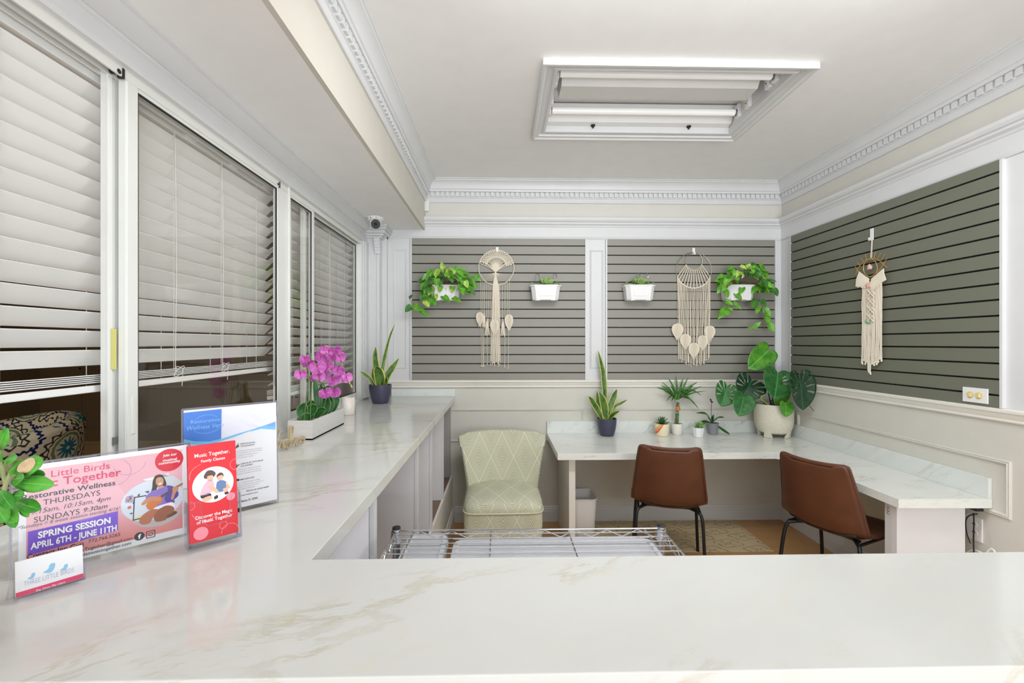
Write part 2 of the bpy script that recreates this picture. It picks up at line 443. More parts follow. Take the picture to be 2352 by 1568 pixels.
# ================================================================== ROOM SHELL
XL, XR, YR = -1.10, 2.40, -2.2          # window wall, right wall, open lobby side
XB, ZB = -0.645, E(.947)                # beam face and underside
ZC = E(1.36)
ZT = E(-.45)                            # reception counter top
ZD = E(-.765)                           # desk top
def W(name, *b, m=wallm):
    mb = MB()
    for q in b: mb.box(*q)
    return struct(mb.build(name, m))
W('floor', (-6.2, XR + .1, YR, 6.2, -.1, 0), m=floorm)
# ceiling with the hole of the light box
_a, _b, _c = pZ(1224, 322, E(1.33)), pZ(1245, 148, E(1.33)), pZ(1894, 148, E(1.33))
LX0, LX1, LY0, LY1 = (_a.x + _b.x) / 2 + .078, _c.x - .078, _b.y + .078, _a.y - .078
W('ceiling', (XB, LX0 - .014, YR, D + .1, ZC, ZC + .03), (LX1 + .014, XR + .1, YR, D + .1, ZC, ZC + .03),
  (LX0 - .014, LX1 + .014, YR, LY0 - .014, ZC, ZC + .03), (LX0 - .014, LX1 + .014, LY1 + .014, D + .1, ZC, ZC + .03), m=ceilm)
W('wall_back', (XL - .06, XR + .1, D, D + .1, 0, ZC + .15))
W('wall_right', (XR, XR + .1, YR, D + .1, 0, ZC + .15))
# dropped beam along the window wall: warm face, white underside
W('wall_left_soffit', (XL - .12, XB - .02, YR, D, ZB, ZC + .05), m=ceilm)
W('wall_left_beam', (XB - .02, XB, YR, D, ZB, ZC + .05), m=beamm)
WY1 = pX(833, 700, XL).y                # far end of the window opening
W('wall_left', (XL - .06, XL, YR, D, 0, ZT - .05), (XL - .06, XL, WY1, D, ZT - .05, ZB), (XL - .06, XL, YR, D, E(.81), ZB),
  (XL - .06, XL, YR, .30, ZT - .05, E(.81)), m=white)
# waiting room behind the window
W('wall_waiting_room', (-6.2, XL - .06, 6.1, 6.2, 0, 2.9), (-6.3, -6.2, YR, 6.2, 0, 2.9), (-6.2, XL - .06, YR, YR + .1, 0, 2.9),
  (XL - .06, XL + .04, D + .1, 6.2, 0, 2.9), m=brownroom)
W('ceiling_waiting_room', (-6.2, XL - .06, YR, 6.2, 2.86, 2.95), m=brownroom)
mb = MB(); mb.box(-6.2, XL - .06, 6.07, 6.1, 0, .15); mb.box(-6.2, XL - .06, 6.085, 6.1, .15, .19); struct(mb.build('baseboard_waiting_room', brownbase, bevel=.004))
mb = MB()
for i in range(5):
    a = pY(180 + i * 62, 960, 6.08).x if i == 0 else a + 1.05
    for z0, z1 in ((.36, .98), (1.15, 2.5)):
        for q in ((a, a + .9, z0, z0 + .03), (a, a + .9, z1 - .03, z1), (a, a + .03, z0, z1), (a + .87, a + .9, z0, z1)):
            if q[1] < XL - .1: mb.box(q[0], q[1], 6.085, 6.1, q[2], q[3])
struct(mb.build('trim_waiting_room', brownroom, bevel=.004))

# ---- back and right wall white boards behind the slat panels
GZ0, GZ1 = E(-.318), E(.877)
W('trim_back_board', (-.955, XR, D - .012, D, GZ0, GZ1), m=white)
W('trim_right_board', (XR - .012, XR, YR, D - .012, GZ0, GZ1), m=white)
# crown with dentils
CR = [(0, 1.18), (.010, 1.18), (.014, 1.186), (.014, 1.216), (.020, 1.220), (.020, 1.262), (.040, 1.264), (.043, 1.272), (.043, 1.280),
      (.050, 1.284), (.052, 1.292), (.056, 1.308), (.066, 1.326), (.080, 1.338), (.090, 1.343), (.092, 1.350), (.1, 1.352), (.1, 1.36), (0, 1.36)]
path = [(XB, YR), (XB, D), (XR, D), (XR, YR)]
mb = MB(); sweep(mb, path, [(d, E(z)) for d, z in CR])
for i in range(140):
    y = D - .055 - i * .0417
    if y < YR + .1: break
    mb.box(XB + .018, XB + .034, y - .027, y, E(1.226), E(1.262)); mb.box(XR - .034, XR - .018, y - .027, y, E(1.226), E(1.262))
for i in range(72):
    x = XB + .05 + i * .0417
    if x > XR - .05: break
    mb.box(x, x + .027, D - .034, D - .018, E(1.226), E(1.262))
struct(mb.build('trim_crown', white, smooth=True, ang=25))
# cornice above the slat panels
CO = [(0, .875), (.020, .875), (.024, .884), (.020, .893), (.014, .896), (.014, .975), (.020, .980), (.024, .990), (.040, 1.000), (.040, 1.012),
      (.052, 1.016), (.058, 1.024), (.062, 1.030), (.062, 1.048), (0, 1.050)]
mb = MB(); sweep(mb, [(-.955, D), (XR, D), (XR, YR)], [(d, E(z)) for d, z in CO]); struct(mb.build('trim_cornice', white, smooth=True, ang=25))
# chair rail
CH = [(0, -.312), (.028, -.312), (.034, -.318), (.034, -.330), (.026, -.338), (.022, -.352), (.016, -.362), (.018, -.372), (.012, -.378), (0, -.380)]
mb = MB(); sweep(mb, [(-.955, D), (XR, D), (XR, YR)], [(d, E(z)) for d, z in CH]); struct(mb.build('trim_chair_rail', cream, smooth=True, ang=25))
# baseboards
BB = [(0, 0), (.018, 0), (.018, .088), (.014, .092), (.014, .104), (.009, .110), (.009, .122), (.004, .130), (0, .130)]
mb = MB(); sweep(mb, [(-.40, D), (XR, D)], BB); struct(mb.build('baseboard_back', white, smooth=True, ang=25))
mb = MB(); sweep(mb, [(XR, D - .018), (XR, YR)], BB); struct(mb.build('baseboard_right', white, smooth=True, ang=25))
# raised box mouldings
def frame_bars(mb, P, u, v, n, w, h, t=.016, d=.008):
    """rectangular moulding frame: corner P, in-plane unit axes u, v, outward n"""
    rows = ((0, 0), (0, .6), (.18, 1), (.45, .75), (.6, 1.15), (.85, .7), (1, .5), (1, 0))
    vs = []; fs = []
    for q, z_ in rows:
        i = q * t
        for (a, b) in ((i, i), (w - i, i), (w - i, h - i), (i, h - i)): vs.append(P + u * a + v * b + n * d * z_)
    for r_ in range(len(rows) - 1):
        for k in range(4): fs.append((r_ * 4 + k, r_ * 4 + (k + 1) % 4, (r_ + 1) * 4 + (k + 1) % 4, (r_ + 1) * 4 + k))
    mb.add(vs, fs)
ux, uy, uz = Vector((1, 0, 0)), Vector((0, 1, 0)), Vector((0, 0, 1))
mb = MB()
frame_bars(mb, Vector((-.9, D, E(-.835))), ux, uz, -uy, 1.59, .275)
frame_bars(mb, Vector((.82, D, E(-.835))), ux, uz, -uy, 1.48, .275)
struct(mb.build('trim_back_box_moulding', wallm))
y1, y0 = pX(1833, 950, XR).y, pX(2325, 1051, XR).y
mb = MB(); frame_bars(mb, Vector((XR, y0, E(-.835))), uy, uz, -ux, y1 - y0, .275, t=.022, d=.012)
struct(mb.build('trim_right_box_moulding', wallm))
mb = MB()
a = pY(905, 573, D).x; b = pY(935, 845, D).x
frame_bars(mb, Vector((a, D - .012, E(-.215))), ux, uz, -uy, b - a, 1.0, t=.014, d=.006)
a = pY(1354, 573, D).x; b = pY(1385, 845, D).x
frame_bars(mb, Vector((a, D - .012, E(-.215))), ux, uz, -uy, b - a, 1.0, t=.014, d=.006)
mb.tube([(pY(917, 594, D).x, D - .014, E(.71)), (pY(917, 594, D).x, D - .018, E(.71))], .004, 8)
struct(mb.build('trim_column_panels', white))
# pilaster in the left corner with its capital
mb = MB()
mb.box(XL, -.995, D - .13, D, ZT, ZB)
for s_, e_ in ((XL + .012, XL + .028), (-1.018, -1.002)): mb.box(s_, e_, D - .135, D - .13, ZT + .02, E(.72))
mb.box(-.995, -.955, D - .06, D, ZT, ZB)
for k, (dx, z0, z1) in enumerate(((.012, .848, .862), (.03, .862, .88), (.048, .88, .905), (.062, .905, .925), (.07, .925, .947))):
    mb.box(XL, -.985 + dx, D - .14 - dx, D, E(z0), E(z1))
for k in range(5):
    mb.box(-1.03, -.985, D - .145 - .008 * k, D - .13, E(.72 + .024 * k), E(.748 + .024 * k))
struct(mb.build('trim_pilaster', white, bevel=.003))
# window head moulding under the beam
HD = [(0, .805), (.012, .805), (.012, .822), (.006, .826), (.006, .872), (.012, .876), (.014, .884), (.010, .888), (.022, .894), (.036, .904), (.050, .920), (.056, .934), (.064, .938), (.064, .947), (0, .947)]
mb = MB(); sweep(mb, [(XL, YR), (XL, D)], [(d, E(z)) for d, z in HD]); struct(mb.build('trim_window_head', white, smooth=True, ang=25))
mb = MB(); mb.box(XL, XL + .012, WY1 + .004, D - .13, ZT + .012, E(.808)); mb.box(XL, XL + .02, D - .20, D - .13, ZT + .012, E(.808))
struct(mb.build('trim_window_side', white, bevel=.002))

# ================================================================== WINDOWS
def wy(x): return pX(x, 700, -1.125).y
YA0, YA1, YB1, YC0, YC1 = wy(258), wy(654), wy(716), wy(703), WY1
zt, zb = E(.81), ZT
frm = MB()
for i, (x0, x1) in enumerate(((-1.106, -1.112), (-1.134, -1.139), (-1.160, -1.166))):
    frm.box(x0, x1, .30, YC1, E(.775), zt)
    frm.box(x0, x1, .30, YC1, zb, zb + .022)
frm.box(-1.10, -1.17, .30, YC1, zt - .004, zt + .002); frm.box(-1.10, -1.17, .30, YC1, zb - .01, zb + .006)
frm.box(-1.104, -1.17, YC1 - .018, YC1, zb, zt); frm.box(-1.10, -1.17, YA1 - .0, YA1 + .012, zb, zt)
w1 = struct(frm.build('window_1', alum))
def sash(xc, ya, yb, st0, st1, nm='sash', z0=zb + .012, z1=E(.792), rb=.075, rt=.028, th=.022):
    m = MB()
    m.box(xc - th / 2, xc + th / 2, ya, ya + st0, z0, z1); m.box(xc - th / 2, xc + th / 2, yb - st1, yb, z0, z1)
    m.box(xc - th / 2 + .0005, xc + th / 2 - .0005, ya + st0, yb - st1, z0, z0 + rb); m.box(xc - th / 2 + .0005, xc + th / 2 - .0005, ya + st0, yb - st1, z1 - rt, z1)
    m.box(xc + th / 2 - .001, xc + th / 2 + .003, ya + .002, ya + st0 - .004, z0 + .002, z1 - .002)
    o = m.build(nm, alum, w1, bevel=.0015)
    g = MB(); g.box(xc - .003, xc + .003, ya + st0 - .004, yb - st1 + .004, z0 + rb - .004, z1 - rt + .004)
    g.build('glass_pane', pane_m, o)
    r = MB()
    for (q0, q1, k0, k1) in ((ya + st0, ya + st0 + .005, z0 + rb, z1 - rt), (yb - st1 - .005, yb - st1, z0 + rb, z1 - rt), (ya + st0, yb - st1, z1 - rt - .005, z1 - rt), (ya + st0, yb - st1, z0 + rb, z0 + rb + .005)):
        r.box(xc + .003, xc + .0085, q0, q1, k0, k1)
    r.build('glazing_gasket', rubber, o)
    return o
sA = sash(-1.121, wy(277), wy(653), wy(306) - wy(277), wy(652) - wy(629))
# the second leaf is slid back behind the first one
m = MB(); m.box(-1.142, -1.160, wy(256) + .004, wy(256) + .055, zb + .012, E(.79)); m.box(-1.143, -1.159, wy(256) + .055, wy(640), E(.765), E(.79)); m.box(-1.143, -1.159, wy(256) + .055, wy(640), zb + .012, zb + .08)
m.box(-1.136, -1.143, wy(256) + .002, wy(256) + .016, zb + .013, E(.789))
s2 = m.build('sliding_sash', alum, w1, bevel=.001)
sB = sash(-1.121, wy(656), wy(716), .012, .03)
sC = sash(-1.148, wy(703), YC1 - .018, .03, .022, rb=.05)
# sash hardware
m = MB(); m.box(-1.104, -1.108, wy(287), wy(297), pX(290, 1000, -1.11).z, pX(290, 912, -1.11).z)
h = m.build('sash_handle', alum, sA, bevel=.002)
m = MB(); m.box(-1.1033, -1.105, wy(289.5), wy(295), pX(290, 990, -1.11).z, pX(290, 924, -1.11).z); m.build('finger_recess', cream, h)
m = MB(); y_ = wy(263); m.box(-1.1355, -1.1345, y_, y_ + .018, pX(266, 848, -1.135).z, pX(266, 755, -1.135).z)
m.build('rating_sticker', M('yellow_sticker', rgb(206, 200, 120), .6), s2)
m = MB(); m.box(-1.1355, -1.1340, y_ + .004, y_ + .020, pX(266, 1020, -1.135).z, pX(266, 1003, -1.135).z); m.build('latch_plate', alumdk, s2)
for yy in (wy(258), wy(630)):
    m = MB(); m.tube([(-1.13, yy, E(.784)), (-1.105, yy, E(.784))], .007, 10); m.box(-1.104, -1.12, yy + .01, yy + .018, E(.772), E(.800)); m.build('track_roller', rubber, w1)

# ================================================================== BLINDS
def blind(label, xb, ya, yb, ztop, zbot, tilt, lab_group, cords, ladders, pitch=.0547, wd=.0635, stack=5):
    t = thing('window_blind', label, 'blind', (xb, (ya + yb) / 2, zbot), lab_group)
    m = MB(); m.box(xb - .028, xb + .028, ya, yb, ztop, ztop + .045); m.build('headrail', blindm, t, bevel=.002)
    m = MB(); c, s_ = math.cos(tilt), math.sin(tilt)
    z = ztop - .035
    ax = Vector((c, 0, s_)); nz = Vector((-s_, 0, c)); zs = []
    while z > zbot + .055 + stack * .004:
        zs.append(z)
        m.obox((xb, (ya + yb) / 2, z), ax, uy, nz, wd / 2, (yb - ya) / 2, .0014); z -= pitch
    m.build('slats', blindm, t)
    m = MB()
    for k in range(stack): m.obox((xb, (ya + yb) / 2, zbot + .030 + k * .0052), Vector((math.cos(.12), 0, math.sin(.12))), uy, Vector((-math.sin(.12), 0, math.cos(.12))), wd / 2, (yb - ya) / 2, .0013)
    m.build('stacked_slats', blindm, t)
    m = MB(); m.obox((xb, (ya + yb) / 2, zbot + .012), Vector((math.cos(.12), 0, math.sin(.12))), uy, Vector((-math.sin(.12), 0, math.cos(.12))), wd / 2, (yb - ya) / 2, .010)
    m.build('bottom_rail', blindm, t, bevel=.003)
    m = MB()
    for y in ladders:
        for dx in (.5, -.5):
            m.tube([(xb + dx * wd * c, y, ztop), (xb + dx * wd * c, y, zbot + .02)], .0010, 4)
    m.build('ladder_cord', cordm, t)
    rnd = random.Random(int(ya * 100))
    for y in cords:
        m = MB(); xx = xb + .5 * wd * c + .004
        pts = [(xx, y, ztop), (xx + .004, y + .002, (ztop + zbot) / 2), (xx + .002, y, zbot + .06)]
        for k in range(9):
            a = k * 1.1; pts.append((xx + .006 + .004 * math.sin(a * 1.3), y + .022 * math.sin(a) + .003 * k, zbot + .045 + .018 * math.cos(a * .9)))
        pts.append((xx + .004, y + .03, zbot - .01))
        m.tube(smoothpts(pts, 5), .0013, 5); m.build('lift_cord', cordm, t)
    for y in ladders[1:]:
        m = MB(); m.box(xb + .026, xb + .040, y + .05, y + .075, ztop + .010, ztop + .055); m.box(xb + .026, xb + .036, y + .082, y + .10, ztop + .012, ztop + .050); m.build('valance_clip', plasticw, t)
    return t
XBL = -1.205
def by(x): return pX(x, 700, XBL + .03).y
blind('white slatted blind nearest the camera, lowered over the two left panes', XBL, .38, by(630), E(.757), E(-.148), math.radians(45), 'window blinds',
      [by(238), by(404), by(512)], [by(6), by(240), by(404), by(512), by(592)])
blind('white slatted blind behind the far panes beside the orchid', XBL, by(640), YC1 + .02, E(.757), E(-.300), math.radians(33), 'window blinds',
      [by(668), by(757)], [by(668), by(695), by(757), by(792)])

# ================================================================== SLATWALL PANELS
edg = []
def slatpanel(name, label, P, u, n, w, grp, sm=slatm):
    m = MB(); z0, z1 = E(-.312), E(.874)
    gr = [E(.8154) - .0762 * i for i in range(15)]
    ed = [z1] + [g for g in gr] + [z0]
    for i in range(len(ed) - 1):
        hi = ed[i] - (.0045 if i else 0); lo = ed[i + 1] + (.0045 if i < len(ed) - 2 else 0)
        m.obox(P + u * w / 2 + uz * ((hi + lo) / 2 - P.z) + n * .013, u, uz, n, w / 2, (hi - lo) / 2, .006)
    o = tag(m.build(name, sm, bevel=.0012), label, 'slatwall panel', grp)
    for e_ in (-.0065, w + .0065): edg.append((P + u * e_ + uz * ((z0 + z1) / 2 - P.z) + n * .0095, u, n, (z1 - z0) / 2 - .001))
    b = MB(); b.obox(P + u * w / 2 + uz * ((z0 + z1) / 2 - P.z) + n * .003, u, uz, n, w / 2, (z1 - z0) / 2, .003); b.build('groove_backing', black, o)
    return o
yb_ = D - .012
x0, x1 = pY(946, 700, D - .03).x, pY(1344, 700, D - .03).x
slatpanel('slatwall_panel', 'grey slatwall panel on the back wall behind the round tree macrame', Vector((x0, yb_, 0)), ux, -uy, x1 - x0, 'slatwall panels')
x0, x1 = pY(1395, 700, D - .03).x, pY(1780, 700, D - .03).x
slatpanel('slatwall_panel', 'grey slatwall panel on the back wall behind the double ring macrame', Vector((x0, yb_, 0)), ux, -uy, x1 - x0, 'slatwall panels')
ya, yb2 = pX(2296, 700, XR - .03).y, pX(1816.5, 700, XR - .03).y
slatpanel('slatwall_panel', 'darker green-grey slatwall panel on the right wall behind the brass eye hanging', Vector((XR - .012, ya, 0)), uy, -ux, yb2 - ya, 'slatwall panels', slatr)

mb = MB()
for P_, u_, n_, h_ in edg: mb.obox(P_, u_, uz, n_, .006, h_, .0105)
struct(mb.build('trim_panel_edges', white))
# ================================================================== CEILING LIGHT BOX
t = thing('ceiling_light', 'recessed rectangular fluorescent light with a white moulded frame, cover missing', 'ceiling light', ((LX0 + LX1) / 2, (LY0 + LY1) / 2, ZC))
m = MB()
loop = [(LX0, LY0), (LX0, LY1), (LX1, LY1), (LX1, LY0)]
prof = [(-.003, .028), (-.003, -.010), (0, -.012), (.012, -.014), (.020, -.008), (.032, -.010), (.040, -.020), (.056, -.022), (.066, -.030), (.078, -.030), (.078, 0)]
n = 4; vs = []; fs = []
cxm, cym = (LX0 + LX1) / 2, (LY0 + LY1) / 2
for d_, dz in prof:
    for (x, y) in loop: vs.append((x + d_ * (1 if x > cxm else -1), y + d_ * (1 if y > cym else -1), ZC + dz))
for i in range(len(prof) - 1):
    for k in range(4): fs.append((i * 4 + k, i * 4 + (k + 1) % 4, (i + 1) * 4 + (k + 1) % 4, (i + 1) * 4 + k))
m.add(vs, fs); m.build('frame', white, t, smooth=True, ang=20)
m = MB(); H = .13
m.box(LX0 - .01, LX1 + .01, LY0 - .01, LY1 + .01, ZC + H, ZC + H + .01)
m.box(LX0 - .01, LX0, LY0, LY1, ZC + .001, ZC + H); m.box(LX1, LX1 + .01, LY0, LY1, ZC + .001, ZC + H)
m.box(LX0 - .01, LX1 + .01, LY0 - .01, LY0, ZC + .001, ZC + H); m.box(LX0 - .01, LX1 + .01, LY1, LY1 + .01, ZC + .001, ZC + H)
m.build('housing', plasticw, t)
m = MB()
yc = (LY0 + LY1) / 2 - .03
m.add([(x, y, z) for x in (LX0 + .05, LX1 - .05) for y, z in ((yc - .12, ZC + .125), (yc - .06, ZC + .045), (yc + .06, ZC + .045), (yc + .12, ZC + .125))],
      [(0, 1, 5, 4), (1, 2, 6, 5), (2, 3, 7, 6), (0, 3, 2, 1), (4, 5, 6, 7)])
m.build('ballast_cover', M('enamelled_steel', rgb(222, 222, 219), .45), t)
m = MB(); m.add([(x, y, z) for x in (LX0 + .004, LX1 - .004) for y, z in ((LY1 - .10, ZC + .12), (LY1 - .04, ZC + .035), (LY1 - .002, ZC + .03))], [(0, 1, 4, 3), (1, 2, 5, 4)])
m.build('reflector', M('enamelled_reflector', rgb(230, 230, 228), .35), t, solid=.002)
tubem = M('fluorescent_tube_glass', rgb(244, 244, 242), .12, var=.0)
tubem.node_tree.nodes['Principled BSDF'].inputs['Emission Color'].default_value = (.96, .98, 1, 1); tubem.node_tree.nodes['Principled BSDF'].inputs['Emission Strength'].default_value = .12
for yy in (LY1 - .135, LY0 + .13):
    m = MB(); m.tube([(LX0 + .03, yy, ZC + .055), (LX1 - .035, yy, ZC + .055)], .019, 16); tb = m.build('fluorescent_tube', tubem, t, smooth=True)
    for q0, q1 in ((LX1 - .035, LX1 - .022), (LX0 + .018, LX0 + .03)):
        m = MB(); m.tube([(q0, yy, ZC + .055), (q1, yy, ZC + .055)], .0195, 16); m.build('end_cap', alumdk, tb)
for xx in (LX0 + .012, LX1 - .012):
    for yy in (LY1 - .135, LY0 + .13, yc + .10, yc - .10):
        m = MB(); m.box(xx - .012, xx + .012, yy - .02, yy + .02, ZC + .025, ZC + .10); m.tube([(xx - .014, yy, ZC + .05), (xx + .014, yy, ZC + .05)], .012, 12); m.build('lamp_socket', plasticw, t, bevel=.002)
        m = MB(); m.tube([(xx - .016, yy, ZC + .05), (xx + .016, yy, ZC + .05)], .004, 8); m.build('screw', black, t)
for px_ in (1362, 1582):
    p = pY(px_, 300, LY1 - .012); m = MB()
    m.box(p.x - .012, p.x + .012, LY1 - .02, LY1 - .003, ZC + .022, ZC + .034); m.box(p.x - .004, p.x + .004, LY1 - .021, LY1 - .004, ZC + .012, ZC + .04); m.build('cover_latch', black, t)
    m = MB(); m.box(p.x - .02, p.x + .02, LY1 - .030, LY1 - .022, ZC + .052, ZC + .056); m.build('vent_slot', alumdk, t)

# ================================================================== SECURITY CAMERA, SENSOR
p = Vector((-.985, pX(860, 500, -1.0).y - .0, ZB)); cpos = pZ(862, 500, ZB); cpos = Vector((cpos.x, cpos.y, ZB))
t = thing('security_camera', 'white round security camera with a black lens below the beam', 'security camera', tuple(cpos))
m = MB(); m.lathe(cpos, [(.062, 0), (.064, -.006), (.058, -.022), (.040, -.03), (.0, -.03)], 28); bsp = m.build('mounting_base', plasticw, t, smooth=True)
for a in (-2.4, -1.9, -1.2):
    m = MB(); m.ball(cpos + Vector((.060 * math.cos(a), .060 * math.sin(a), -.013)), .004); m.build('screw_cover', black, bsp)
d_ = (EP - cpos).normalized(); d_ = Vector((d_.x + .05, d_.y, d_.z - .1)).normalized()
bc = cpos + Vector((.004, -.01, -.047))
q = d_.to_track_quat('Z', 'Y').to_matrix()
m = MB(); m.ball(bc, .043, None, 22, 14); m.build('turret_ball', plasticw, t, smooth=True)
m = MB(); m.tube([bc + d_ * .022, bc + d_ * .040, bc + d_ * .042], [.034, .034, .032], 24); m.build('face_plate', M('camera_black_face', rgb(34, 36, 38), .18), t, smooth=True)
m = MB(); m.tube([bc + d_ * .042, bc + d_ * .0435], [.012, .010], 16); m.build('lens', M('camera_lens', rgb(8, 8, 10), .05), t)
p0 = pY(978, 473, D - .02)
t = thing('wall_sensor', 'small white sensor box in the corner where beam meets back wall', 'sensor', (p0.x, D, p0.z))
m = MB(); m.obox((p0.x + .001, D - .022, p0.z), Vector((1, -.35, 0)).normalized(), uz, Vector((.35, 1, 0)).normalized(), .027, .046, .014); sb_ = m.build('housing', plasticw, t, bevel=.006)
m = MB(); m.obox((p0.x - .002, D - .007, p0.z + .002), ux, uz, uy, .024, .040, .007); m.build('back_plate', plasticw, t)

# ================================================================== OUTLETS
def outlet(label, P, u, v, n, w, h, face_m, plate_m, name='wall_outlet', kind=0):
    t = thing(name, label, 'outlet', tuple(P))
    m = MB(); m.obox(P + n * .003, u, v, n, w / 2, h / 2, .003); m.build('cover_plate', plate_m, t, bevel=.0015)
    for s_ in (-1, 1):
        c = P + (v if h > w else u) * s_ * .0205 + n * .0065
        m = MB(); ring = []
        for k in range(20):
            a = 2 * math.pi * k / 20; ring.append(c + u * .0165 * math.cos(a) + v * .0165 * math.sin(a))
        m.add([q - n * .002 for q in ring] + [q + n * .001 for q in ring], [tuple(range(20, 40))] + [(k, (k + 1) % 20, 20 + (k + 1) % 20, 20 + k) for k in range(20)])
        so = m.build('socket' if not kind else 'toggle_face', face_m, t)
        m = MB()
        if kind: m.obox(c + n * .004, u, v, n, .008, .010, .006); m.build('child_plug', face_m, so, bevel=.002)
        else:
            for dx in (-.005, .005): m.obox(c + u * dx + n * .0015 + v * .003, u, v, n, .0012, .004, .0006)
            m.obox(c - v * .008 + n * .0015, u, v, n, .002, .002, .0006); m.build('socket_slot', black, so)
    return t
P = pX(2240, 1213, XR)
outlet('white duplex outlet low on the right wall beside the desk pedestal', Vector((XR, P.y, P.z)), uy, uz, -ux, .074, .118, plasticw, plasticw)
P = pX(2240, 914, XR - .034)
outlet('ivory outlet on its side at the foot of the right slatwall panel', Vector((XR - .031, P.y, E(-.262))), uy, uz, -ux, .118, .074, M('aged_ivory', rgb(222, 204, 140), .4), plasticw, kind=1)

# ================================================================== RECEPTION COUNTER
XC = pZ(716, 1283, ZT).x; YCB = pZ(716, 1284, ZT).y; YCF = pZ(1000, 1551.5, ZT).y
TH = .042
m = MB(); m.prism([(XL, YCF), (1.75, YCF), (1.75, YCB), (XC, YCB), (XC, D), (XL, D)], ZT - TH, ZT)
ct = tag(m.build('countertop', marb_front, bevel=.002), 'long L shaped marble laminate reception countertop running under the window', 'countertop')
m = MB(); x0 = pY(900, 900, D).x; m.box(x0, XC, D - .02, D, ZT + .0005, ZT + .062); m.build('backsplash', marb_splash, ct, bevel=.001)
m = MB(); m.box(x0 - .03, x0 - .004, D - .014, D, ZT + .01, ZT + .085); m.build('dark_end_block', M('dark_grey_plastic', rgb(78, 80, 84), .5), ct, bevel=.004)  # dark block at the left end of the backsplash
t = thing('counter_base', 'grey panelled open base carrying the window side reception counter', 'counter base', (-.75, 2.3, 0))
for i, xx in enumerate((853, 955, 989, 1016)):
    y = pX(xx, 1100, XC - .03).y; th_ = (.036 if i in (0, 1) else .022)
    m = MB(); m.box(XL, XC - .036, y, y + th_ * .8, .385 if i > 1 else .0, ZT - TH); sp = m.build('divider_panel', grayw, t)
    m = MB(); m.box(XC - .036, XC - .022, y - .002, y + th_, .385 if i > 1 else .0, ZT - TH); m.build('edge_strip', white, sp)
y3 = pX(955, 1100, XC - .03).y
m = MB(); m.box(XL, XC - .035, D - .03, D - .001, .385, ZT - TH); m.build('end_panel', M('taupe_end_panel', rgb(172, 168, 164), .6), t)
m = MB(); m.box(XL, XC - .035, y3, D - .03, .355, .385); m.build('bottom_shelf', M('walnut_shelf', rgb(122, 98, 84), .45, var=.2, scale=14), t)
m = MB(); m.box(XC - .035, XC - .02, y3, D - .001, .0, .392); fa = m.build('kick_board', cream, t)
m = MB(); sweep(m, [(XC - .02, y3), (XC - .02, D - .02)], BB); m.build('kick_moulding', cream, fa)
m = MB(); m.box(XL + .02, XL + .04, YCB + .01, D - .03, 0, ZT - TH); m.build('back_panel', grayw, t)
t = thing('front_counter_base', 'white panel base holding up the marble bar closest to the camera', 'counter base', (.3, .75, 0))
m = MB(); m.box(XL, 1.72, YCF + .06, YCF + .08, 0, ZT - TH); m.build('front_panel', white, t)
m = MB(); m.box(XL, 1.72, YCB - .05, YCB - .03, 0, ZT - TH); m.build('rear_panel', grayw, t)
y0_ = pX(853, 1100, XC - .03).y
m = MB(); m.box(XC - .05, XC - .037, YCB - .03, y0_ - .004, 0, ZT - TH - .001); m.build('side_panel', M('pale_lilac_panel', rgb(222, 221, 226), .45), t)

# ================================================================== DESK
t = thing('corner_desk', 'L shaped white marble laminate desk with upstand wrapping the back right corner', 'desk', (1.6, 3.2, 0))
YDF = pZ(1500, 1040.5, ZD).y; XDL = pZ(1257, 996, ZD).x; XDI = pZ(1815, 1048, ZD).x; YDE = pZ(2093, 1146, ZD).y
c_ = [(pZ(1257, 996, ZD).x - .0, D - .001), (pZ(1281, 1042, ZD).x, YDF), (XDI - .03, YDF), (XDI, YDF - .03), (XDI, YDE), (XR - .001, YDE - .01), (XR - .001, D - .001)]
m = MB(); m.prism(c_, ZD - .045, ZD); m.build('desktop', marb_desk, t, bevel=.0015)
m = MB(); m.box(XDL, XR - .02, D - .02, D - .001, ZD + .0003, ZD + .102); m.box(XR - .02, XR - .001, YDE - .008, D - .001, ZD + .0003, ZD + .102); m.build('backsplash', marb_splash, t, bevel=.001)
X0 = pY(1307, 1100, 3.14).x
m = MB(); m.box(X0 - .0, X0 + .045, 3.14, D - .02, 0, ZD - .045); lp = m.build('left_support_panel', cream, t, bevel=.001)
YP = YDE + .05
x0, x1 = pY(2060, 1200, YP).x, pY(2217, 1200, YP).x
m = MB(); m.box(x0, x1, YP, YP + .03, 0, ZD - .045); pp = m.build('right_pedestal', M('white_melamine', rgb(226, 225, 226), .4), t, bevel=.001)
m = MB(); m.box(x0 - .0, x0 + .02, YP + .03, YP + .07, 0, ZD - .045); m.build('side_board', white, pp)
m = MB()
for k in range(3): m.ball((x0 - .004, YP + .045, ZD - .075 - .014 * k), .006)
m.build('cam_lock', chrome, pp)
ZT_, ZD_ = ZT, ZD
ZT += .0008; ZD += .0008      # things rest a hair above the laminate
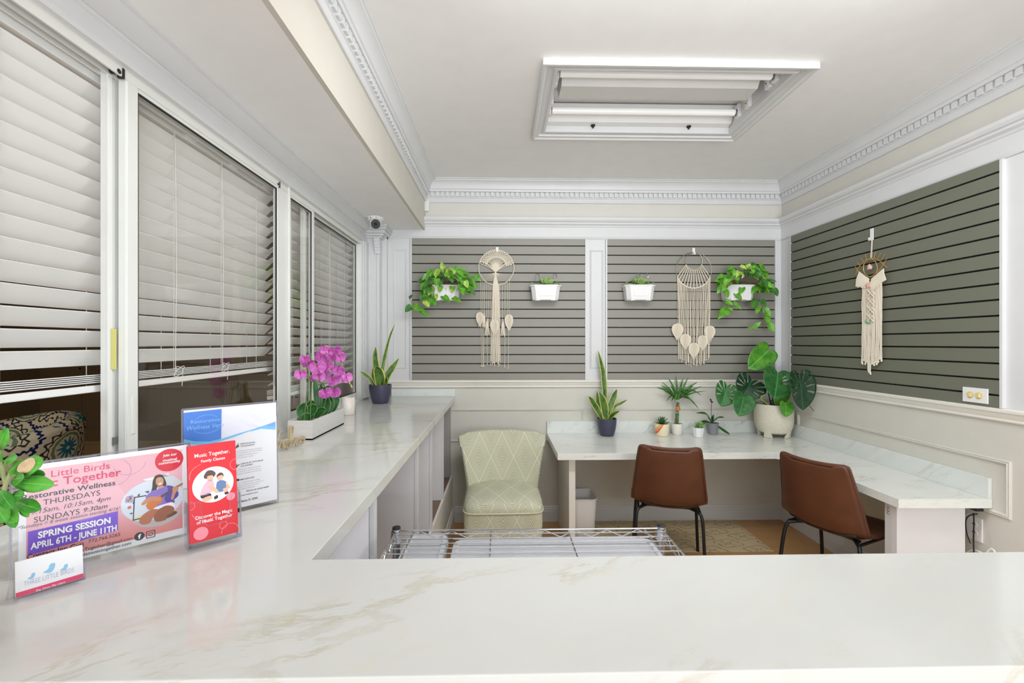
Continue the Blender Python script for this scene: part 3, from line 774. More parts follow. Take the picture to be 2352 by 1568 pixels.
# ================================================================== LEAVES
def outline(ctrl, n=7):
    """right half outline (x in half-widths, y in lengths) from notch to tip -> full smooth loop"""
    P = smoothpts([(x, y, 0) for x, y in ctrl], n)
    right = [(p.x, p.y) for p in P]; left = [(-x, y) for x, y in reversed(right[1:-1])]
    return right + left
HEART = outline([(0, 0), (.16, -.14), (.5, -.20), (.86, -.06), (1.0, .18), (.92, .42), (.66, .68), (.30, .88), (0, 1.0)])
HEART_N = outline([(0, .02), (.045, -.12), (.34, -.26), (.80, -.18), (1.0, .08), (1.0, .34), (.82, .62), (.46, .85), (0, 1.0)])
OVAL = outline([(0, 0), (.35, .06), (.8, .3), (1.0, .55), (.86, .82), (.5, .97), (0, 1.03)])
def blade(mb, base, tip, nrm, half, shape=HEART, fold=.15, droop=.12, cup=.0, slits=None, rings=5, ctr=.34, rnd=None):
    """one leaf surface: base/tip points, approximate facing normal, half width"""
    base = Vector(base); tip = Vector(tip); L = (tip - base).length; t = (tip - base).normalized()
    x = t.cross(Vector(nrm)).normalized(); n = x.cross(t).normalized()
    K = len(shape); vs = []; uvs = []; fs = []
    c2 = Vector((0, ctr))
    def pos(px, py):
        z = fold * half * abs(px) - droop * L * (py ** 2) * (1 if py > 0 else .5) + cup * half * px * px
        return base + x * (px * half) + t * (py * L) + n * z
    vs.append(pos(0, ctr)); uvs.append((.5, ctr))
    for r in range(1, rings + 1):
        for k in range(K):
            q = c2 + (Vector(shape[k]) - c2) * (r / rings)
            vs.append(pos(q.x, q.y)); uvs.append((.5 + .5 * q.x / max(.25, 1.0) if True else 0, q.y))
    for r in range(rings):
        for k in range(K):
            l = (k + 1) % K
            if slits and any(a <= k < b and r0 <= r < r1 for a, b, r0, r1 in slits): continue
            if r == 0: fs.append((0, 1 + k, 1 + l))
            else: a = 1 + (r - 1) * K; b = 1 + r * K; fs.append((a + k, b + k, b + l, a + l))
    return mb.add(vs, fs, uvs)
def ribbon(mb, pts, wds, nrm, cup=.25, n=6, twist=0.0, fold=False):
    """strap leaf along a path, across-width cup; UV u across"""
    P = smoothpts(pts, n); m = len(P); vs = []; uvs = []; fs = []
    for i, p in enumerate(P):
        f = i / (m - 1) * (len(wds) - 1); a = int(min(f, len(wds) - 2)); wv = wds[a] + (wds[a + 1] - wds[a]) * (f - a)
        t = (P[min(i + 1, m - 1)] - P[max(i - 1, 0)]).normalized()
        x = t.cross(Vector(nrm)).normalized(); nn = x.cross(t).normalized()
        if twist: R = Matrix.Rotation(twist * i / (m - 1), 3, t); x = R @ x; nn = R @ nn
        for s_ in (-1, -.5, 0, .5, 1):
            vs.append(p + x * s_ * wv / 2 - nn * cup * wv * (1 - s_ * s_) * .5); uvs.append((.5 + .5 * s_, i / (m - 1)))
    for i in range(m - 1):
        for k in range(4): a = i * 5 + k; fs.append((a, a + 1, a + 6, a + 5))
    return mb.add(vs, fs, uvs)
NF = Vector((0, -1, .25)).normalized()
def pot(t, c, prof, mat, soil_z, soil_r, nm='pot', n=36, sy=1):
    m = MB(); m.lathe(c, prof, n, 1, sy); o = m.build(nm, mat, t, smooth=True, ang=35)
    m = MB(); m.lathe(c, [(0, soil_z + .004), (soil_r * .6, soil_z + .003), (soil_r, soil_z)], 20, 1, sy); m.build('soil', soil_m, t, smooth=True)
    return o
def shell_prof(r0, r1, h, th=.004, lip=0.0, bulge=0.0):
    pr = [(0, 0), (r0 * .92, 0), (r0, .004)]
    for k in range(1, 9):
        f = k / 8; pr.append((r0 + (r1 - r0) * f + bulge * math.sin(math.pi * f), .004 + (h - .004) * f))
    pr += [(r1 + lip, h), (r1 - th, h), (r1 - th * 1.2, h - .02), (r1 - th * 2, h * .6), (0, h * .55)]
    return pr
# ------------------------------------------------------------------ snake plants
def snake(name, label, c, r0, r1, h, leaves, Y):
    t = thing('potted_snake_plant', label, 'plant', tuple(c), 'snake plants in navy pots')
    pot(t, c, shell_prof(r0, r1, h, .005, bulge=.006), navy_pot, h * .86, r1 * .92)
    for pts, wds, tw, dy in leaves:
        m = MB(); sc = Y / F_PX
        p3 = [pY(x, y, Y + dy * i / (len(pts) - 1)) for i, (x, y) in enumerate(pts)]
        p3[0] = p3[0] - Vector((0, 0, .02))
        ribbon(m, p3, [q * sc for q in wds], NF, .22, 7, tw); m.build('leaf', snake_m, t, smooth=True, solid=.0022)
    return t
c1 = pZ(872, 926, ZT); c1.z = ZT
c1.y += .02
snake('', 'snake plant in navy pot at the far left end of the reception counter', c1, .058, .082, .138, [
    ([(876, 885), (879, 845), (888, 800), (897, 768), (907, 744)], [6, 9, 9, 6, 6, 1], 1.6, .03),
    ([(874, 888), (866, 852), (862, 822), (863, 797)], [9, 16, 15, 12, 1], 0, .04),
    ([(866, 890), (850, 870), (838, 859), (828, 853)], [6, 9, 8, 1], .3, -.05),
    ([(873, 890), (872, 868), (868, 850), (866, 842)], [14, 27, 22, 3], 0, -.03),
    ([(879, 888), (888, 866), (900, 846), (916, 823)], [10, 17, 16, 1], .5, .03),
    ([(866, 888), (860, 862), (858, 845)], [8, 15, 2], .4, .05),
    ([(882, 888), (887, 876), (888, 866)], [6, 9, 2], 0, -.04)], c1.y)
c2 = pZ(1394, 995, ZD); c2.z = ZD; c2.y = 3.648
c2.x = pY(1394, 990, c2.y).x
snake('', 'snake plant in navy pot on the left part of the corner desk', c2, .056, .079, .142, [
    ([(1392, 963), (1390, 915), (1386, 860), (1380, 830), (1374, 806)], [6, 9, 13, 12, 8, 1], .5, .04),
    ([(1388, 964), (1371, 938), (1360, 920), (1352, 910)], [8, 14, 13, 1], .3, -.04),
    ([(1391, 964), (1389, 938), (1384, 917), (1377, 901)], [10, 19, 17, 2], 0, -.02),
    ([(1385, 960), (1374, 925), (1371, 898)], [8, 12, 1], 0, .04),
    ([(1396, 962), (1403, 930), (1411, 908), (1417, 894)], [10, 17, 15, 1], .2, .02),
    ([(1400, 955), (1412, 934), (1426, 926), (1440, 918)], [5, 8, 7, 1], .4, .03),
    ([(1396, 967), (1404, 955), (1413, 948), (1423, 944)], [8, 11, 9, 1], .2, -.05)], c2.y)
# ------------------------------------------------------------------ pothos in hanging planters
def planter(t, x0, x1, ytop, ybot, Y):
    a = pY(x0, ytop, Y); b = pY(x1, ybot, Y); w_ = b.x - a.x; h = a.z - b.z; cx = (a.x + b.x) / 2; cy = Y + .062
    def ring(hw, hd, z, ch=.03):
        p = [(-hw + ch, -hd), (hw - ch, -hd), (hw, -hd + ch), (hw, hd), (-hw, hd), (-hw, -hd + ch)]
        return [(cx + q[0], cy + q[1], z) for q in p]
    hw, hd = w_ / 2, .06
    rs = [ring(hw * .80, hd * .80, b.z), ring(hw * .84, hd * .84, b.z + .01), ring(hw * .93, hd * .95, a.z - .012), ring(hw * .94, hd * .96, a.z - .012), ring(hw, hd, a.z - .010),
          ring(hw, hd, a.z), ring(hw * .96, hd * .93, a.z), ring(hw * .92, hd * .88, a.z - .012), ring(hw * .84, hd * .8, a.z - .03)]
    m = MB(); vs = [v for r in rs for v in r]; fs = []
    for i in range(len(rs) - 1):
        for k in range(6): l = (k + 1) % 6; fs.append((i * 6 + k, i * 6 + l, (i + 1) * 6 + l, (i + 1) * 6 + k))
    fs.append(tuple(range(5, -1, -1)))
    m.add(vs, fs)
    for s_ in (-1, 1): m.box(cx + s_ * hw * .5 - .02, cx + s_ * hw * .5 + .02, cy - hd * .8, cy + hd * .6, b.z - .004, b.z + .002)
    o = m.build('planter_box', plasticw, t, bevel=.003)
    m = MB(); m.box(cx - hw * .45, cx + hw * .45, cy - hd * .925, cy - hd * .85, b.z + .03, a.z - .035); m.build('raised_front_panel', plasticw, o, bevel=.004)
    m = MB(); m.add(ring(hw * .84, hd * .8, a.z - .02), [(0, 1, 2, 3, 4, 5)]); m.build('soil', soil_m, t)
    return cx, cy, a.z, hw
def hooks(t, xs, ytop, Y, z):
    for x in xs:
        p = pY(x, ytop, D - .03); m = MB()
        pts = [(p.x, D - .02, p.z - .02), (p.x, D - .018, p.z)] + [(p.x + .0, D - .05 + .032 * math.cos(a), p.z + .0 + .022 * math.sin(a)) for a in (0.3, .9, 1.57, 2.2, 2.9)] + [(p.x, D - .085, z + .004), (p.x, D - .085, z - .02)]
        # seen from the front the wire also curls sideways
        pts2 = smoothpts([(p.x + .012, D - .036, p.z - .028), (p.x + .016, D - .042, p.z - .008), (p.x + .006, D - .048, p.z + .004), (p.x - .010, D - .055, p.z - .004), (p.x - .016, D - .07, p.z - .028), (p.x - .012, D - .09, z - .012)], 5)
        m.tube(pts2, .0022, 6); m.build('wire_hook', chrome, t, smooth=True)
def pothos(label, box, xr, yr, core, vines, n, seed, dens=1.0, hk=()):
    t = thing('hanging_pothos_planter', label, 'plant', tuple(pY(box[0] + 20, box[3], 3.66)), 'trailing pothos planters on the slatwall')
    cx, cy, zt_, hw = planter(t, *box, 3.603)
    hooks(t, hk, box[2] - 22, D, zt_)
    r = random.Random(seed); mbs = [MB(), MB(), MB()]
    top = Vector((cx, cy, zt_ - .01))
    vin = MB()
    for i in range(n):
        # a point in the mound, biased to its rim
        a = r.uniform(-.35, math.pi + .35); rad = r.uniform(.35, 1.0) ** .7
        px_ = core[0] + core[2] * rad * math.cos(a); py_ = core[1] - core[3] * rad * math.sin(a) if math.sin(a) > 0 else core[1] - core[3] * .9 * math.sin(a) * rad
        Y = 3.58 + r.uniform(-.10, .07)
        p = pY(px_, py_, Y)
        out = Vector((p.x - cx, (Y - cy) - .05, .25 * (p.z - zt_) + .02)); out = out.normalized()
        L = r.uniform(.040, .072); 
        tip = p + Vector((out.x * .7 + r.uniform(-.35, .35), -.35 + r.uniform(-.3, .3), -.75 + .9 * max(0, out.z) + r.uniform(-.25, .45))).normalized() * L
        nr = Vector((r.uniform(-.5, .5), -1, r.uniform(.0, 1.1))).normalized()
        k = r.choice((0, 0, 0, 1, 2, 2)) if p.z > zt_ else r.choice((0, 0, 2))
        blade(mbs[k], p, tip, nr, L * r.uniform(.34, .46), HEART, r.uniform(.1, .4), r.uniform(.05, .3), rings=3)
        if i % 2 == 0:
            mid = (top + p) / 2 + Vector((0, -.02, .03)); vin.tube(smoothpts([top + Vector((r.uniform(-.5, .5) * hw, 0, 0)), mid, p], 4), .0014, 4)
    for vpts, lv in vines:
        P = [pY(x, y, 3.60 + .03 * math.sin(i * 1.3)) for i, (x, y) in enumerate(vpts)]
        vin.tube(smoothpts(P, 5), .0016, 5)
        for (x, y, x2, y2, hwpx, k) in lv:
            b_ = pY(x, y, 3.61); tp = pY(x2, y2, 3.585); blade(mbs[k], b_, tp, Vector((r.uniform(-.3, .3), -1, .3)), hwpx * 3.6 / F_PX, HEART, r.uniform(.1, .3), .1, rings=3)
    vin.build('vine', stem_b, t)
    for k, (mm, mt) in enumerate(zip(mbs, (pothos_m, pothos_l, pothos_d))):
        if mm.f: mm.build('foliage', mt, t, smooth=True)
    return t
pothos('trailing pothos in white planter left of the round tree macrame', (985, 1057, 653, 688), None, None, (1028, 655, 62, 42), [
    ([(985, 672), (968, 690), (958, 700), (950, 705), (944, 690), (941, 683)], [(962, 702, 943, 710, 0, 0), (941, 684, 948, 677, 4, 2), (943, 704, 930, 716, 8, 2), (952, 702, 970, 714, 8, 0), (967, 712, 985, 728, 6, 0)]),
    ([(1000, 660), (990, 690), (980, 700)], [(985, 670, 972, 690, 9, 0), (978, 690, 985, 705, 9, 1), (990, 685, 1000, 701, 9, 0), (975, 672, 966, 690, 9, 2), (990, 660, 985, 678, 9, 1)]),
    ([(1022, 660), (1034, 678), (1050, 665)], [(1012, 655, 1010, 671, 7, 1), (1040, 656, 1038, 672, 7, 1), (1018, 680, 1034, 693, 7, 0), (1042, 684, 1060, 693, 6, 0), (1001, 676, 1003, 687, 5, 1)]),
    ([(1060, 650), (1075, 640), (1090, 636)], [(1078, 640, 1090, 659, 8, 0), (1092, 632, 1104, 644, 6, 0), (1066, 655, 1084, 674, 9, 0), (1062, 665, 1064, 675, 5, 2)]),
    ([(1028, 640), (1022, 620), (1015, 606)], [(1020, 622, 1013, 600, 7, 1), (1030, 618, 1036, 632, 7, 1)])], 74, 5, hk=(1045,))
pothos('trailing pothos in white planter right of the double ring macrame', (1668, 1741, 653, 688), None, None, (1712, 650, 58, 42), [
    ([(1668, 660), (1655, 668), (1650, 684), (1665, 687), (1672, 686)], [(1655, 655, 1666, 668, 8, 0), (1668, 668, 1672, 684, 6, 0)]),
    ([(1700, 680), (1672, 690), (1668, 712), (1658, 720)], [(1668, 692, 1684, 700, 6, 0), (1686, 696, 1704, 710, 6, 0), (1672, 708, 1686, 713, 4, 0), (1672, 712, 1652, 722, 10, 0), (1662, 712, 1650, 732, 8, 0)]),
    ([(1735, 660), (1745, 690), (1755, 715), (1758, 740), (1752, 755), (1735, 758), (1722, 752)], [(1735, 690, 1728, 706, 8, 2), (1750, 690, 1760, 704, 7, 2), (1742, 705, 1738, 720, 6, 0), (1757, 710, 1770, 726, 8, 0), (1760, 728, 1768, 744, 8, 0), (1733, 752, 1748, 738, 5, 0), (1768, 745, 1778, 761, 8, 0), (1728, 753, 1716, 753, 3, 0)]),
    ([(1750, 650), (1765, 665), (1780, 668)], [(1778, 664, 1787, 680, 8, 2), (1752, 655, 1762, 676, 8, 0), (1735, 660, 1728, 674, 7, 0), (1748, 656, 1745, 672, 7, 0), (1705, 660, 1700, 674, 7, 0), (1690, 675, 1706, 690, 7, 0)]),
    ([(1715, 640), (1725, 618), (1728, 606)], [(1733, 614, 1727, 602, 6, 2), (1752, 618, 1745, 604, 8, 0)])], 78, 11, hk=(1700,))
def succulent_planter(label, box, hk, seed, big):
    t = thing('hanging_succulent_planter', label, 'plant', tuple(pY(box[0] + 20, box[3], 3.66)), 'white planters with succulents on the slatwall')
    cx, cy, zt_, hw = planter(t, *box, 3.603); hooks(t, hk, 630, D, zt_)
    r = random.Random(seed); m = MB(); m2 = MB()
    bx = cx + big * hw
    for k in range(9):
        a = k * 2.4; L = .078 - .003 * k
        d_ = Vector((math.cos(a), math.sin(a) * .7, .75 + .12 * k)).normalized()
        b_ = Vector((bx, cy, zt_ + .004)); blade(m, b_ + d_ * .008, b_ + d_ * L, Vector((-d_.x * .6, -d_.y - .9, .6)), .022, OVAL, .1, .05, .3, rings=3)
    for k in range(70):
        x = cx + r.uniform(-.9, .95) * hw; z = zt_ - .004 + r.uniform(0, .03) * (1 if abs(x - bx) > .02 else .4)
        p = Vector((x, cy + r.uniform(-.05, .03), z)); m2.ball(p, (.0055, .0055, .004), None, 6, 4)
        if k % 3 == 0: m2.tube([p - Vector((r.uniform(-.01, .01), 0, .02)), p], .0012, 4)
    m.build('rosette', succ_m, t, smooth=True, solid=.003); m2.build('small_foliage', succ_m, t, smooth=True)
succulent_planter('white planter of succulents right of the round tree macrame', (1218, 1290, 653, 688), (1234, 1274), 3, .05)
succulent_planter('white planter of succulents left of the double ring macrame', (1437, 1509, 653, 688), (1465, 1484), 8, -.0)
# ------------------------------------------------------------------ monstera
mc = Vector((pY(1777, 960, 3.585).x, 3.585, ZD))
t = thing('potted_monstera', 'large monstera with split leaves in a beige footed pot in the desk corner', 'plant', tuple(mc))
g = Gr('speckled_beige_ceramic'); x, y, z = g.xyz(); n1 = g.noise(g.vec(x, y, z), 160, 4, .7)
g.color(g.mix(g.smooth(n1, .35, .7), rgb(206, 200, 178), rgb(228, 224, 208))).set(.7)
th_ = g.op('ARCTAN2', y - mc.y, x - mc.x)
g.bump(((th_ * 46).sin() * (z * 420).sin()) * .5 + n1 * .5, .003, .5)
m = MB(); H = .268; R = .143
m.lathe(mc, [(0, .03), (.09, .03), (.118, .045), (.136, .085), (R, .13), (R, .20), (R - .002, H), (R - .010, H), (R - .012, H - .03), (0, H - .035)], 48)
po = m.build('pot', g.m, t, smooth=True, ang=35)
for k in range(4):
    a = .65 + k * math.pi / 2; m = MB(); d_ = Vector((math.cos(a), math.sin(a), 0)); s_ = Vector((-d_.y, d_.x, 0))
    vs = []; 
    for (r_, hh, ww) in ((.132, .10, .018), (.112, .0, .034), (.085, .0, .030), (.10, .05, .016)):
        for q in (-1, 1): vs.append(mc + d_ * r_ + s_ * ww * q + Vector((0, 0, hh)))
    m.add(vs, [(0, 1, 3, 2), (2, 3, 5, 4), (4, 5, 7, 6), (6, 7, 1, 0), (0, 2, 4, 6), (1, 7, 5, 3)]); m.build('foot', g.m, t, bevel=.004)
m = MB(); m.lathe(mc, [(0, H - .02), (.128, H - .022)], 24); m.build('soil', soil_m, t)
KH = len(HEART_N)
def mon_leaf(b_, tp, hwpx, Y, mt, sl, dY=-.03, droop=.10, fold=.12, stem_to=None):
    P = pY(*b_, Y); Q = pY(*tp, Y + dY); m = MB()
    slits = []
    for side in (0, 1):
        for (a, w_, r0, r1) in sl[side]:
            k0 = int(a * KH / 2); k0 = k0 if side == 0 else KH - 1 - k0
            slits.append((k0, k0 + w_, r0, r1))
    blade(m, P, Q, Vector((.1, -1, .35)), hwpx * Y / F_PX, HEART_N, fold, droop, .12, slits, rings=9)
    m.build('leaf', mt, t, smooth=True, solid=.001)
    m = MB(); q = stem_to or Vector((mc.x + (P.x - mc.x) * .25, mc.y, ZD + H - .03))
    mid = Vector((P.x * .55 + q.x * .45, max(P.y, q.y) + .02, (P.z + q.z) / 2 + .03))
    pp = smoothpts([q, mid, P + Vector((0, .01, 0))], 7); m.tube(pp, .0032, 6); m.build('leaf_stalk', stem_d, t, smooth=True)
S_ = lambda *a: list(a)
many = [(.28, 2, 3, 9), (.42, 2, 3, 9), (.56, 2, 3, 8), (.70, 2, 4, 8)]
inner = [(.34, 2, 4, 6), (.46, 3, 3, 5), (.60, 3, 3, 5)]
mon_leaf((1761, 808), (1722, 846), 27, 3.54, mon_l, ([(.5, 1, 7, 9)], [(.45, 1, 6, 8), (.6, 1, 6, 8)]), -.05)
mon_leaf((1836, 868), (1850, 942), 33, 3.30, mon_d, (many, many), -.04)
mon_leaf((1725, 877), (1706, 914), 36, 3.55, mon_d, (many, many), -.03)
mon_leaf((1669, 890), (1659, 933), 27, 3.50, mon_m, (many, many), -.05)
mon_leaf((1793, 893), (1787, 930), 22, 3.50, mon_l, ([], []), -.04)
mon_leaf((1786, 861), (1782, 915), 39, 3.45, mon_m, ([(.4, 1, 5, 7)], inner), -.06)
mon_leaf((1708, 913), (1699, 955), 27, 3.46, mon_m, ([], [(.5, 1, 4, 8)]), -.05)
mon_leaf((1804, 928), (1807, 957), 17.5, 3.42, mon_l, ([], []), -.03)
m = MB(); m.tube(smoothpts([(mc.x - .06, mc.y - .08, ZD + H - .02), pY(1748, 915, 3.48), pY(1758, 905, 3.47)], 5), [.004] * 5 + [.0038] * 5 + [.001], 6); m.build('new_shoot', M('pale_shoot', rgb(150, 170, 70), .4), t, smooth=True)
m = MB(); m.tube(smoothpts([pY(1846, 915, 3.32), pY(1860, 932, 3.30), pY(1869, 944, 3.29)], 5), .0022, 5); m.build('aerial_root', stem_d, t)
# ------------------------------------------------------------------ small pots on the desk
def onY(x, y, Y):
    p = pY(x, y, Y); return Vector((p.x, Y, ZD))
c = onY(1520.5, 990, 3.635)
t = thing('potted_aloe', 'small aloe in a cream pot with an orange swoosh on the desk', 'plant', tuple(c))
g = Gr('cream_glaze_with_swoosh'); x, y, z = g.xyz(); X_ = x - c.x; Z_ = z - c.z
d1 = ((X_ + .075) * (X_ + .075) + (Z_ - .02) * (Z_ - .02)).sqrt() if False else X_ * 1.0 - Z_ * .55
k1 = g.band(d1, -.068, .007, .1); k2 = g.band(d1, -.083, .007, .1); fr_ = y.lt(c.y)
cc = g.mix(k1 * fr_, rgb(240, 228, 196), rgb(226, 112, 84)); cc = g.mix(k2 * fr_, cc, rgb(236, 178, 84)); g.color(cc).set(.35)
pot(t, c, shell_prof(.050, .057, .100, .005, bulge=.003), g.m, .088, .05)
m = MB(); r = random.Random(4)
for k in range(26):
    a = k * 2.4; el = .25 + 1.15 * (k / 26); L = .075 - .012 * (k / 26)
    d_ = Vector((math.cos(a) * math.cos(el), math.sin(a) * math.cos(el), math.sin(el)))
    b_ = c + Vector((0, 0, .092)); ribbon(m, [b_, b_ + d_ * L * .55 + Vector((0, 0, .004)), b_ + d_ * L + Vector((0, 0, -.006 if el < .6 else .004))], [.012, .012, .001], Vector((-d_.x, -d_.y, 1.2)), .35, 4)
m.build('foliage', aloe_m, t, smooth=True, solid=.002)
c = onY(1555, 988, 3.67)
t = thing('potted_dracaena', 'bamboo stemmed dracaena with arching leaves in a small round white pot', 'plant', tuple(c))
pot(t, c, shell_prof(.036, .046, .094, .004, bulge=.004), M('off_white_ceramic', rgb(232, 228, 220), .4), .086, .042)
m = MB()
for k in range(4):
    pts = []
    for i in range(14):
        f = i / 13; a = k * math.pi / 2 + f * 5.5; pts.append(pY(1554 + 3 * f, 976 - 52 * f, c.y) + Vector((math.cos(a) * .011 * (1 - .3 * f), math.sin(a) * .011, 0)))
    m.tube(pts, .0058, 7)
m.build('braided_stem', M('bamboo_green', rgb(92, 124, 66), .4), t, smooth=True)
m = MB(); p = pY(1557, 938, c.y); m.lathe(p, [(.017, -.016), (.019, 0), (.017, .018)], 16); m.build('ribbon_band', M('orange_red_ribbon', rgb(206, 122, 78), .5), t, smooth=True)
m = MB(); p = pY(1556, 947, c.y); m.lathe(p, [(.0145, -.004), (.0145, .004)], 12); m.build('wire_tie', alum, t)
m = MB(); r = random.Random(9)
TIPS = [(1535, 868), (1553, 861), (1569, 868), (1581, 866), (1603, 877), (1626, 897), (1611, 908), (1606, 940), (1596, 927), (1509, 890), (1517, 884), (1530, 922), (1543, 921), (1524, 897), (1592, 886), (1575, 903), (1566, 880), (1540, 884), (1586, 918), (1550, 925), (1613, 886), (1521, 877), (1600, 900)]
for i, (x, y) in enumerate(TIPS):
    dy = r.uniform(-.09, .05); b_ = pY(1557 + (x - 1557) * .08, 918 - r.uniform(0, 22), c.y); e = pY(x, y, c.y + dy)
    mid = (b_ + e) / 2 + Vector((0, 0, .035 if e.z < b_.z + .06 else .012)); ribbon(m, [b_, mid, e], [.009, .019, .014, .001], Vector((0, -.8, .8)), .3, 7, r.uniform(-.8, .8))
m.build('foliage', drac_m, t, smooth=True)
c = onY(1604, 995, 3.575)
t = thing('potted_sedum', 'tiny pale green succulent in the smallest white faceted pot', 'plant', tuple(c))
m = MB(); m.lathe(c, [(0, 0), (.034, 0), (.037, .006), (.046, .075), (.047, .078), (.043, .078), (.041, .066), (0, .064)], 8); m.build('pot', plasticw, t, bevel=.002)
m = MB(); m.lathe(c, [(0, .07), (.041, .067)], 8); m.build('soil', soil_m, t)
m = MB(); r = random.Random(2)
for k in range(26):
    a = r.uniform(0, 6.28); q = c + Vector((r.uniform(0, .03) * math.cos(a), r.uniform(0, .03) * math.sin(a), .07)); hh = r.uniform(.01, .05); q2 = q + Vector((r.uniform(-.008, .012), 0, hh))
    m.tube([q, q2], .0016, 4)
    for j in range(4): m.ball(q2 + Vector((r.uniform(-.008, .008), r.uniform(-.008, .008), r.uniform(-.008, .005))), (.007, .005, .0035), None, 6, 4)
m.build('foliage', succ_m, t, smooth=True)
c = onY(1637.5, 990, 3.675)
t = thing('potted_orchid', 'bare stemmed orchid with drooping leaves in a grey ribbed pot', 'plant', tuple(c))
m = MB(); vs = []; fs = []; N_ = 64
for (r_, z_) in ((.030, 0), (.033, .004), (.043, .088), (.046, .090), (.046, .096), (.041, .096), (.040, .085)):
    for k in range(N_):
        a = 2 * math.pi * k / N_; q = r_ * (1 + (.03 if (k // 2) % 2 and .002 < z_ < .089 else 0)); vs.append(c + Vector((q * math.cos(a), q * math.sin(a), z_)))
for i in range(6):
    for k in range(N_): l = (k + 1) % N_; fs.append((i * N_ + k, i * N_ + l, (i + 1) * N_ + l, (i + 1) * N_ + k))
fs.append(tuple(range(N_ - 1, -1, -1))); m.add(vs, fs); m.build('pot', M('grey_ribbed_ceramic', rgb(136, 136, 142), .5), t)
m = MB(); m.lathe(c, [(0, .088), (.041, .086)], 20); m.build('bark', M('orchid_bark', rgb(118, 92, 70), .9, var=.35, scale=90), t)
for tips, wd_ in (([(1636, 968), (1622, 950), (1600, 948)], (6, 11, 10, 2)), ([(1637, 968), (1650, 958), (1663, 959)], (6, 12, 11, 2)), ([(1634, 972), (1618, 968), (1606, 980)], (6, 11, 10, 1)),
                  ([(1638, 972), (1655, 983), (1668, 992), (1676, 998)], (5, 8, 9, 8, 1)), ([(1636, 970), (1637, 960), (1639, 952)], (4, 6, 1)), ([(1634, 968), (1630, 962), (1626, 955)], (5, 7, 1))):
    m = MB(); ribbon(m, [pY(a, b, c.y - (.03 if tips[-1] == (1606, 980) else .10) * i / (len(tips) - 1)) for i, (a, b) in enumerate(tips)], [q * c.y / F_PX for q in wd_], Vector((0, -.6, 1)), .3, 6); m.build('leaf', orch_leaf, t, smooth=True, solid=.002)
m = MB(); m.tube(smoothpts([pY(1634, 972, c.y), pY(1634, 945, c.y), pY(1634, 918, c.y)], 4), .0022, 6); st = m.build('flower_spike', M('dark_spike', rgb(74, 68, 80), .5), t)
m = MB()
for q in ((1632, 917), (1636, 923), (1633, 921)): m.ball(pY(*q, c.y), .0065)
m.build('bud', M('dark_buds', rgb(40, 34, 36), .6), st)
# ------------------------------------------------------------------ orchid trough on the counter
a = pZ(662.5, 1009.5, ZT); b = pZ(717.5, 1010, ZT); e = pZ(785.5, 973, ZT)
w_ = b.x - a.x; L_ = e.y - b.y; H_ = a.z; H_ = pY(717, 966, b.y).z - ZT
x0, y0 = b.x - w_, b.y
t = thing('orchid_trough', 'rectangular pale grey wooden trough of silk magenta orchids by the window', 'flowers', (x0 + w_ / 2, y0 + L_ / 2, ZT))
g = Gr('whitewashed_wood'); x, y, z = g.xyz(); nz = g.noise(g.vec(x * 3, y * 3, z * 30), 6, 4); g.color(g.mix(nz, rgb(196, 194, 190), rgb(216, 216, 214))).set(.6)
m = MB(); th_ = .007
m.box(x0, x0 + w_, y0, y0 + th_, ZT, ZT + H_); m.box(x0, x0 + w_, y0 + L_ - th_, y0 + L_, ZT, ZT + H_); m.box(x0, x0 + th_, y0 + th_, y0 + L_ - th_, ZT, ZT + H_)
m.box(x0 + w_ - th_, x0 + w_, y0 + th_, y0 + L_ - th_, ZT, ZT + H_); m.box(x0, x0 + w_, y0, y0 + L_, ZT, ZT + .006)
m.build('trough', g.m, t)
m = MB(); m.box(x0 + th_, x0 + w_ - th_, y0 + th_, y0 + L_ - th_, ZT + H_ * .7, ZT + H_ * .8); m.build('gravel', M('grey_gravel', rgb(150, 146, 138), .9, var=.4, scale=120), t)
mx = x0 + w_ / 2
def O(x, y, Y): return pY(x, y, Y)
for pts, wd_ in (([(700, 962), (694, 945), (700, 925)], (10, 24, 24, 4)), ([(705, 955), (716, 940), (728, 932)], (8, 22, 22, 4)), ([(716, 962), (712, 930), (724, 924)], (8, 18, 16, 3)), ([(708, 965), (712, 948), (706, 948)], (10, 20, 22, 6)),
                 ([(722, 962), (735, 945), (748, 940)], (8, 16, 18, 4)), ([(740, 955), (745, 930), (752, 912)], (14, 30, 28, 5)), ([(752, 950), (756, 925), (758, 912)], (12, 26, 24, 5)), ([(763, 945), (772, 925), (776, 908)], (8, 14, 14, 3)),
                 ([(728, 940), (726, 900), (722, 872)], (8, 13, 12, 4)), ([(733, 935), (736, 905), (738, 880)], (8, 12, 10, 3)), ([(745, 930), (752, 905), (752, 885)], (6, 12, 10, 3)), ([(698, 966), (704, 958), (712, 952)], (10, 22, 20, 5))):
    m = MB(); Y = 2.12 + (pts[0][0] - 690) * .0040
    pp = [O(q[0], q[1], Y - .0 * i) for i, q in enumerate(pts)]; ribbon(m, pp, [q * 2.2 / F_PX for q in wd_], Vector((.6, -1, .3)), .3, 7); m.build('leaf', orch_leaf, t, smooth=True, solid=.0015)
